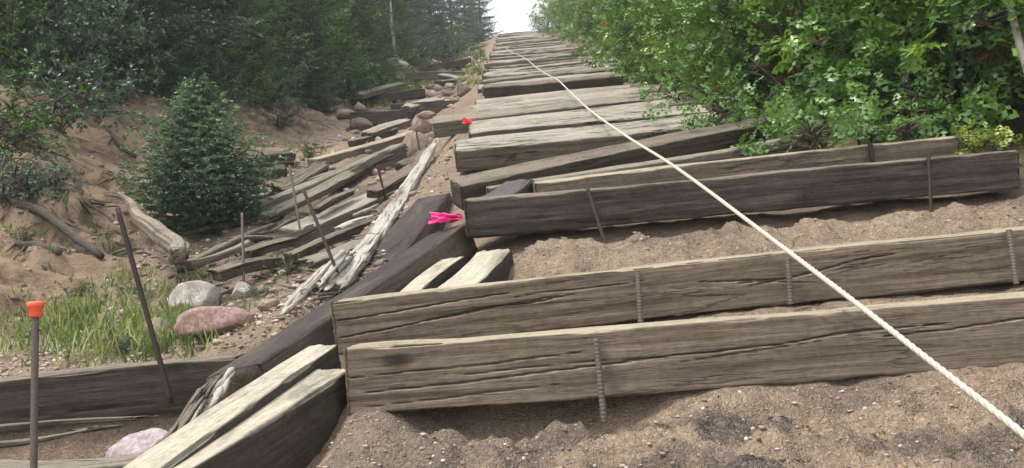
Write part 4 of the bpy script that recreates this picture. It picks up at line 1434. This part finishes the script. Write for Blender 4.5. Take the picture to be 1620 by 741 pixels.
# --- oak scrub on the right
OAK = [shrub_meshes(31, 2.3, 1.0, 10, 270, 12, .16, gaps=.03), shrub_meshes(32, 1.9, .9, 9, 250, 12, .16, bright=.08, gaps=.03), shrub_meshes(33, 2.6, 1.15, 11, 300, 12, .16, bright=0, gaps=.03), shrub_meshes(34, 2.0, 1.0, 9, 420, 8, .12, bright=.15, gaps=.05),
       shrub_meshes(35, 2.2, 1.0, 9, 460, 8, .105, bright=.02, gaps=.05)]
SPRIG = [shrub_meshes(41, .42, .34, 5, 26, 7, .085), shrub_meshes(42, .5, .30, 5, 22, 7, .08, bright=.1), shrub_meshes(43, .24, .30, 4, 9, 7, .105, bright=.1)]
oaks = [
    (2.75, 5.0, 2, .9, 'scrub oak nearest the camera at the right edge, rooted beside the dark tie'),
    (3.5, 5.4, 0, 1.1, 'scrub oak behind the pale trunk at the right edge'),
    (2.45, 6.2, 0, .85, 'scrub oak standing over the right end of the tan tie'),
    (3.3, 6.6, 2, 1.1, 'tall scrub oak behind the low leaf spray'),
    (2.15, 7.1, 1, .75, 'scrub oak with orange leaf above the skewed tie'),
    (3.0, 7.9, 3, 1.1, 'dense scrub oak in the middle of the right thicket'),
    (2.1, 8.4, 3, .78, 'rounded scrub oak brushing the pale topped ties'),
    (2.9, 9.4, 2, 1.0, 'upright scrub oak behind the rounded one'),
    (2.15, 9.9, 0, .75, 'scrub oak beside the yellowish tie'),
    (2.2, 11.6, 1, .85, 'bright scrub oak where the brown grey tie ends'),
    (3.1, 11.4, 3, 1.1, 'scrub oak at the top middle of the thicket'),
    (2.4, 13.2, 3, .95, 'domed bright bush hanging over the flight'),
    (2.5, 15.2, 3, 1.0, 'second domed bush above the hanging one'),
    (3.3, 14.6, 4, 1.2, 'tall bush behind the domed ones'),
    (2.9, 17.5, 4, 1.1, 'bush directly above the second domed bush'),
    (4.1, 18.0, 4, 1.3, 'taller bush behind the one above the domes'),
    (3.0, 20.5, 4, 1.1, 'bush halfway along the right thicket'),
    (3.1, 24, 4, 1.1, 'bush past the halfway one in the right thicket'),
    (3.3, 28, 4, 1.2, 'far bush just below the middle of the right tree line'),
    (3.3, 33, 3, 1.2, 'bright far bush above it toward the sky gap'),
    (3.5, 39, 4, 1.2, 'dark green far bush two below the sky gap'),
    (3.6, 46, 4, 1.2, 'far bush next but one to the sky gap'),
    (3.1, 50, 3, 1.15, 'far bush bordering the sky gap on the right'),
    (3.05, 59, 3, .85, 'small bush on the crest at the right of the sky gap'),
    (4.1, 4.0, 0, 1.0, 'scrub oak beside the right ends of the lowest ties'),
    (4.6, 2.9, 2, 1.1, 'scrub oak lowest down on the right of the steps'),
    (5.3, 5.0, 1, 1.3, 'scrub oak behind the two lowest ones on the right'),
    (4.3, 6.4, 1, 1.3, 'scrub oak filling the background at the right edge'),
    (4.2, 8.0, 2, 1.2, 'back row scrub oak of the right thicket'),
    (4.2, 10.2, 0, 1.3, 'back row scrub oak of the right thicket'),
    (4.3, 12.6, 2, 1.3, 'back row scrub oak of the right thicket'),
    (5.4, 7.6, 2, 1.4, 'back row scrub oak of the right thicket'),
    (5.3, 10.0, 1, 1.5, 'back row scrub oak of the right thicket'),
    (4.4, 15.6, 0, 1.4, 'back row scrub oak of the right thicket'),
    (4.7, 22, 2, 1.6, 'back row scrub oak of the right thicket'),
    (4.8, 28, 0, 1.7, 'back row scrub oak of the right thicket'),
    (4.9, 36, 2, 1.8, 'back row scrub oak of the right thicket'),
    (5.0, 46, 0, 1.9, 'back row scrub oak of the right thicket'),
]
for (x, y, v, s_, lab) in oaks:
    St, Fo = OAK[v]
    plant('oak_bush', lab, [('stems', St, M_STEM), ('foliage', Fo, M_OAK)], (x, y, gz(x, y) - .08), rng.uniform(0, 6), s_, 'bush', 'oak thicket on the right')
for (px, py, Y, v, s_, mt, lab) in [
    (1125, 200, 5.4, 0, 1.0, M_OAKL, 'leafy sprig hanging over the end of the pale topped tie'),
    (1290, 232, 4.36, 2, 1.15, M_OAKL, 'low leaf spray lying on the grey tie'),
    (1385, 222, 4.36, 2, 1.0, M_OAKL, 'small leaf spray right of the low one on the grey tie'),
    (1575, 232, 4.02, 2, .6, M_OAKY, 'yellow green sprig over the right end of the dark tie'),
    (1530, 216, 4.12, 2, .5, M_OAKY, 'little yellow green sprig on the tan tie end'),
    (1440, 205, 4.7, 0, 1.2, M_OAKL, 'leafy sprig in the dark opening under the scrub oaks'),
    (1240, 200, 5.0, 0, .9, M_OAKL, 'leafy sprig over the raised end of the skewed tie'),
    (1075, 165, 6.6, 1, 1.0, M_OAKL, 'leafy sprig over the right end of the bleached tie'),
]:
    St, Fo = SPRIG[v]
    p = at(px, py, Y)
    plant('oak_sprig', lab, [('stems', St, M_STEM), ('foliage', Fo, mt)], p + Vector((0, 0, -.10)), rng.uniform(0, 6), s_, 'sprig', 'oak sprigs over the tie ends')

# bare trunks in the right thicket
for lab, a, b, r in [('pale leaning trunk at the right edge of the thicket', (1634, 190, 4.15), (1580, -60, 4.3), .020),
                     ('dark trunk deep in the right thicket', (1392, 150, 6.2), (1350, -60, 6.3), .04),
                     ('thin dark trunk left of the deep one in the thicket', (1300, 130, 6.6), (1235, -40, 6.8), .018)]:
    p, q = at(*a), at(*b)
    p = Vector((p.x, p.y, gz(p.x, p.y) - .1)) if 'pale' not in lab else p - (q - p).normalized() * .25
    mid = p * .5 + q * .5 + Vector((.02, 0, 0))
    logobj('bare_trunk', lab, [p, mid, q + (q - p) * .3], [r * 1.2, r, r * .55], M_STEMG if 'pale' in lab else M_STEM, 61, 10, .25, 'trunk', 'bare trunks in the right thicket')

# --- left side broadleaf and small shrubs
LB = [shrub_meshes(51, 3.4, 1.3, 10, 700, 9, .075, 'leaf'), shrub_meshes(52, 1.5, .8, 9, 380, 9, .055, 'leaf'), shrub_meshes(53, .6, .45, 7, 110, 8, .035, 'leaf')]
lefts = [
    (-6.0, 8.4, 0, 1.0, M_LEAFG, 'broadleaf tree', 'green broadleaf tree in the top left corner'),
    (-5.15, 7.9, 0, .62, M_LEAFG, 'broadleaf tree', 'lower broadleaf tree hanging over the bank at the left edge'),
    (-4.75, 8.5, 1, .95, M_LEAFBLUE, 'bush', 'grey green bush on the bank between the broadleaf tree and conifers'),
    (-4.9, 9.4, 1, 1.0, M_LEAFBLUE, 'bush', 'second grey green bush behind the first one on the bank'),
    (-4.35, 11.0, 1, .6, M_LEAFBLUE, 'bush', 'low dark bush under the conifers above the spruce'),
    (-3.55, 11.9, 2, 1.15, M_FIRD, 'bush', 'low blue green bush at the foot of the drooping fir'),
    (-3.9, 11.6, 2, 1.0, M_FIRD, 'bush', 'low blue green bush left of the drooping fir foot'),
    (-3.0, 15.0, 2, 1.5, M_LEAFG, 'bush', 'yellow green bush at the edge of the fir skirts'),
    (-2.7, 16.6, 2, 1.4, M_LEAFG, 'bush', 'small bright bush beyond the dark low beam'),
    (-1.9, 27, 2, 2.4, M_LEAFBLUE, 'bush', 'round grey green bush at the edge of the far ties'),
    (-2.8, 26, 2, 2.4, M_LEAFBLUE, 'bush', 'round grey green bush left of the one by the far ties'),
    (-2.1, 36, 1, 1.0, M_OAK, 'bush', 'bright yellow green sapling against the far conifers'),
    (-2.3, 31, 2, 1.8, M_LEAFG, 'bush', 'small green bush below the bright sapling'),
]
for (x, y, v, s_, mt, cat, lab) in lefts:
    St, Fo = LB[v]
    plant('broadleaf_tree' if 'tree' in cat else 'bush', lab, [('stems', St, M_STEM), ('foliage', Fo, mt)], (x, y, gz(x, y) - .05), rng.uniform(0, 6), s_, cat, 'broadleaf growth on the left bank')
for (px, py, v, s_, mt, lab) in [
    (45, 318, 2, .60, M_FIRD, 'dusty grey bush clinging to the left edge of the bank'),
    (5, 262, 2, .9, M_LEAFG, 'small dark bush at the left edge above the dusty one'),
    (38, 398, 2, .28, M_LEAFG, 'tiny green plant by the long dark log'),
    (455, 436, 2, .28, M_LEAFG, 'tiny bright green plant in the ravine debris'),
    (320, 376, 2, .3, M_LEAFG, 'tiny green plant under the young spruce'),
    (425, 352, 2, .26, M_LEAFBLUE, 'tiny grey green plant by the end of the pale beam'),
    (490, 250, 2, .45, M_LEAFG, 'tiny dry plant on the sandy bank above the beams'),
]:
    St, Fo = LB[v]
    p = hit(px, py)
    plant('small_plant', lab, [('stems', St, M_STEM), ('foliage', Fo, mt)], p + Vector((0, 0, -.02)), rng.uniform(0, 6), s_, 'plant', 'small plants on the left')

for (px, py, v, s_, mt, lab) in [
    (15, 228, 2, 1.3, M_LEAFG, 'leafy bush drooping over the bank at the left edge'),
    (95, 208, 2, 1.5, M_LEAFBLUE, 'low bluish bush on the lip of the bank'),
    (150, 196, 2, 1.3, M_FIRD, 'dark low bush on the lip of the bank right of the bluish one'),
    (12, 330, 2, .8, M_FIRD, 'dark scrubby bush at the left edge over the long log'),
    (85, 300, 2, .5, M_FIRD, 'small dark scrub on the brown ledge'),
    (300, 165, 2, 1.4, M_FIRD, 'dark low bush behind the tip of the young spruce'),
    (500, 165, 2, 1.5, M_FIRD, 'dark low bush where the sandy hollow meets the firs'),
    (445, 205, 2, 1.0, M_LEAFBLUE, 'round blue green bush standing on the sandy slope'),
    (345, 190, 2, 1.2, M_LEAFBLUE, 'blue green bush half hidden by the young spruce'),
    (530, 478, 2, .14, M_LEAFG, 'tiny weed at the lower end of the white slat'),
    (360, 500, 2, .20, M_LEAFBLUE, 'tiny grey weed behind the pink boulder'),
    (410, 470, 2, .22, M_LEAFBLUE, 'tiny grey weed in the gravel'),
    (200, 555, 2, .24, M_LEAFBLUE, 'small blue grey weed by the leaning rod'),
    (120, 470, 2, .30, M_LEAFG, 'small green weed behind the grass'),
    (230, 470, 2, .26, M_LEAFBLUE, 'small grey weed between grass and boulder'),
]:
    St, Fo = LB[v]
    p = hit(px, py)
    plant('low_bush' if s_ > .4 else 'weed', lab, [('stems', St, M_STEM), ('foliage', Fo, mt)], p + Vector((0, 0, -.03)), rng.uniform(0, 6), (s_, s_, s_ * .85), 'plant', 'low growth on the left bank')

# grey snag
x, y = -3.05, 22
g0 = Vector((x, y, gz(x, y) - .1))
sn = empty('dead_snag', g0)
tag(sn, 'bare grey snag in front of the left conifers', 'dead tree')
mb = MB()
V, F = tube(np.array([[0, 0, 0], [.02, 0, .9], [-.03, 0, 1.8], [.0, 0, 2.8]]), [.05, .045, .035, .01], 8, .2, 3)
mb.add(V, F)
link('trunk', mb.build('trunk'), M_STEMG, sn)
mb = MB()
rg = np.random.RandomState(3)
for k in range(26):
    z = rg.uniform(.5, 2.6)
    a = rg.uniform(0, 6.28)
    L = rg.uniform(.2, .5)
    V, F = tube(np.array([[0, 0, z], [math.cos(a) * L * .6, math.sin(a) * L * .6, z + .05], [math.cos(a) * L, math.sin(a) * L, z - .05]]), [.01, .007, .003], 4)
    mb.add(V, F)
link('branches', mb.build('branches'), M_STEMG, sn)


# ------------------------------------------------------------------ grass
def grass():
    rg = np.random.RandomState(8)
    areas = [  # pixel rect, number of clumps, blade length, blades per clump, keep y
        ((-10, 280, 490, 572), 56, .11, 16), ((40, 260, 480, 565), 34, .18, 16), ((220, 330, 500, 560), 20, .12, 14), ((270, 330, 505, 560), 12, .09, 12), ((330, 420, 470, 520), 10, .06, 10), ((100, 150, 500, 570), 8, .2, 20), ((150, 330, 430, 480), 22, .10, 18), ((250, 300, 500, 550), 12, .12, 22), ((290, 420, 375, 440), 10, .07, 12),
        ((420, 560, 380, 470), 12, .06, 10), ((640, 765, 105, 136), 120, .20, 26), ((590, 670, 118, 155), 70, .24, 24), ((640, 770, 70, 110), 60, .3, 26), ((540, 640, 150, 175), 26, .16, 18), ((560, 640, 130, 170), 14, .2, 16),
        ((0, 110, 280, 420), 14, .10, 12), ((0, 420, 170, 420), 26, .10, 12), ((420, 520, 240, 262), 8, .12, 14)]
    C, D, SC, RN = [], [], [], []
    for (x0, x1, y0, y1), n_, bl, bp in areas:
        for k in range(n_):
            p = hit(rg.uniform(x0, x1), rg.uniform(y0, y1))
            if p.y < 3.2 or p.x > -.45: continue
            c = np.array(p) + np.concatenate([rg.normal(0, .03 + bl * .12, (bp, 2)), np.zeros((bp, 1))], 1)
            c[:, 2] = height(c[:, 0], c[:, 1]) - .01
            C.append(c)
            d_ = rg.normal(0, .33, (bp, 3))
            d_[:, 2] = 1
            D.append(d_)
            SC.append(bl * rg.uniform(.5, 1.25, bp) * rg.uniform(.7, 1.2))
            RN.append(np.clip(rg.uniform(.1, .75) + rg.normal(0, .15, bp), 0, 1))
    C, D, SC, RN = map(np.concatenate, (C, D, SC, RN))
    D /= np.linalg.norm(D, axis=1)[:, None]
    a = rg.uniform(0, 6.28, len(C))
    side = np.stack([np.cos(a), np.sin(a), 0 * a], 1)
    bend = np.cross(side, D)
    wv = .0030
    lv = [0, .35, .7, 1.0]
    Vs = []
    for q, t in enumerate(lv):
        ctr_ = C + D * (SC * t)[:, None] + bend * (SC * .35 * t * t)[:, None] - np.array([0, 0, 1]) * (SC * .18 * t ** 3)[:, None]
        wd = (wv + C[:, 1:2] * .0004) * (1 - t) ** .6
        Vs += [ctr_ - side * wd, ctr_ + side * wd]
    V = np.stack(Vs, 1)
    f = np.array([[0, 1, 3, 2], [2, 3, 5, 4], [4, 5, 7, 6]])
    F = f[None] + (np.arange(len(C)) * 8)[:, None, None]
    me = mesh_np('grass', V.reshape(-1, 3), F.reshape(-1, 4), True, {'rnd': ('FACE', np.repeat(RN, 3))})
    tag(link('grass', me, M_GRASS), 'tufts of green and dry grass beside the ravine', kind='stuff')


grass()


def leaf_litter():
    rg = np.random.RandomState(77)
    n_ = 420
    x = rg.uniform(-.5, 2.4, n_)
    y = np.concatenate([rg.uniform(1.5, 2.2, 90), rg.uniform(2.55, 3.75, 130), rg.uniform(3.8, 9, 100), rg.uniform(3.3, 8, 100)])
    x[-100:] = rg.uniform(-4.5, -.8, 100)
    z = height(x, y) + .006
    D = rg.normal(0, 1, (n_, 3)) * [1, 1, .25]
    X, Y, Z = frames(D, rg)
    V, F = inst(OV, OF, np.stack([x, y, z], 1), X, Y, Z, rg.uniform(.015, .045, n_))
    mt = leaf_mat('dead_leaf', [(0, (.07, .045, .03)), (.5, (.17, .11, .065)), (.85, (.30, .20, .10)), (1, (.32, .26, .10))], .7, .1)
    me = mesh_np('leaf_litter', V, F, False, {'rnd': ('FACE', np.repeat(rg.uniform(0, 1, n_), len(OF)))})
    tag(link('leaf_litter', me, mt), 'small dead leaves blown over the soil', kind='stuff')


leaf_litter()
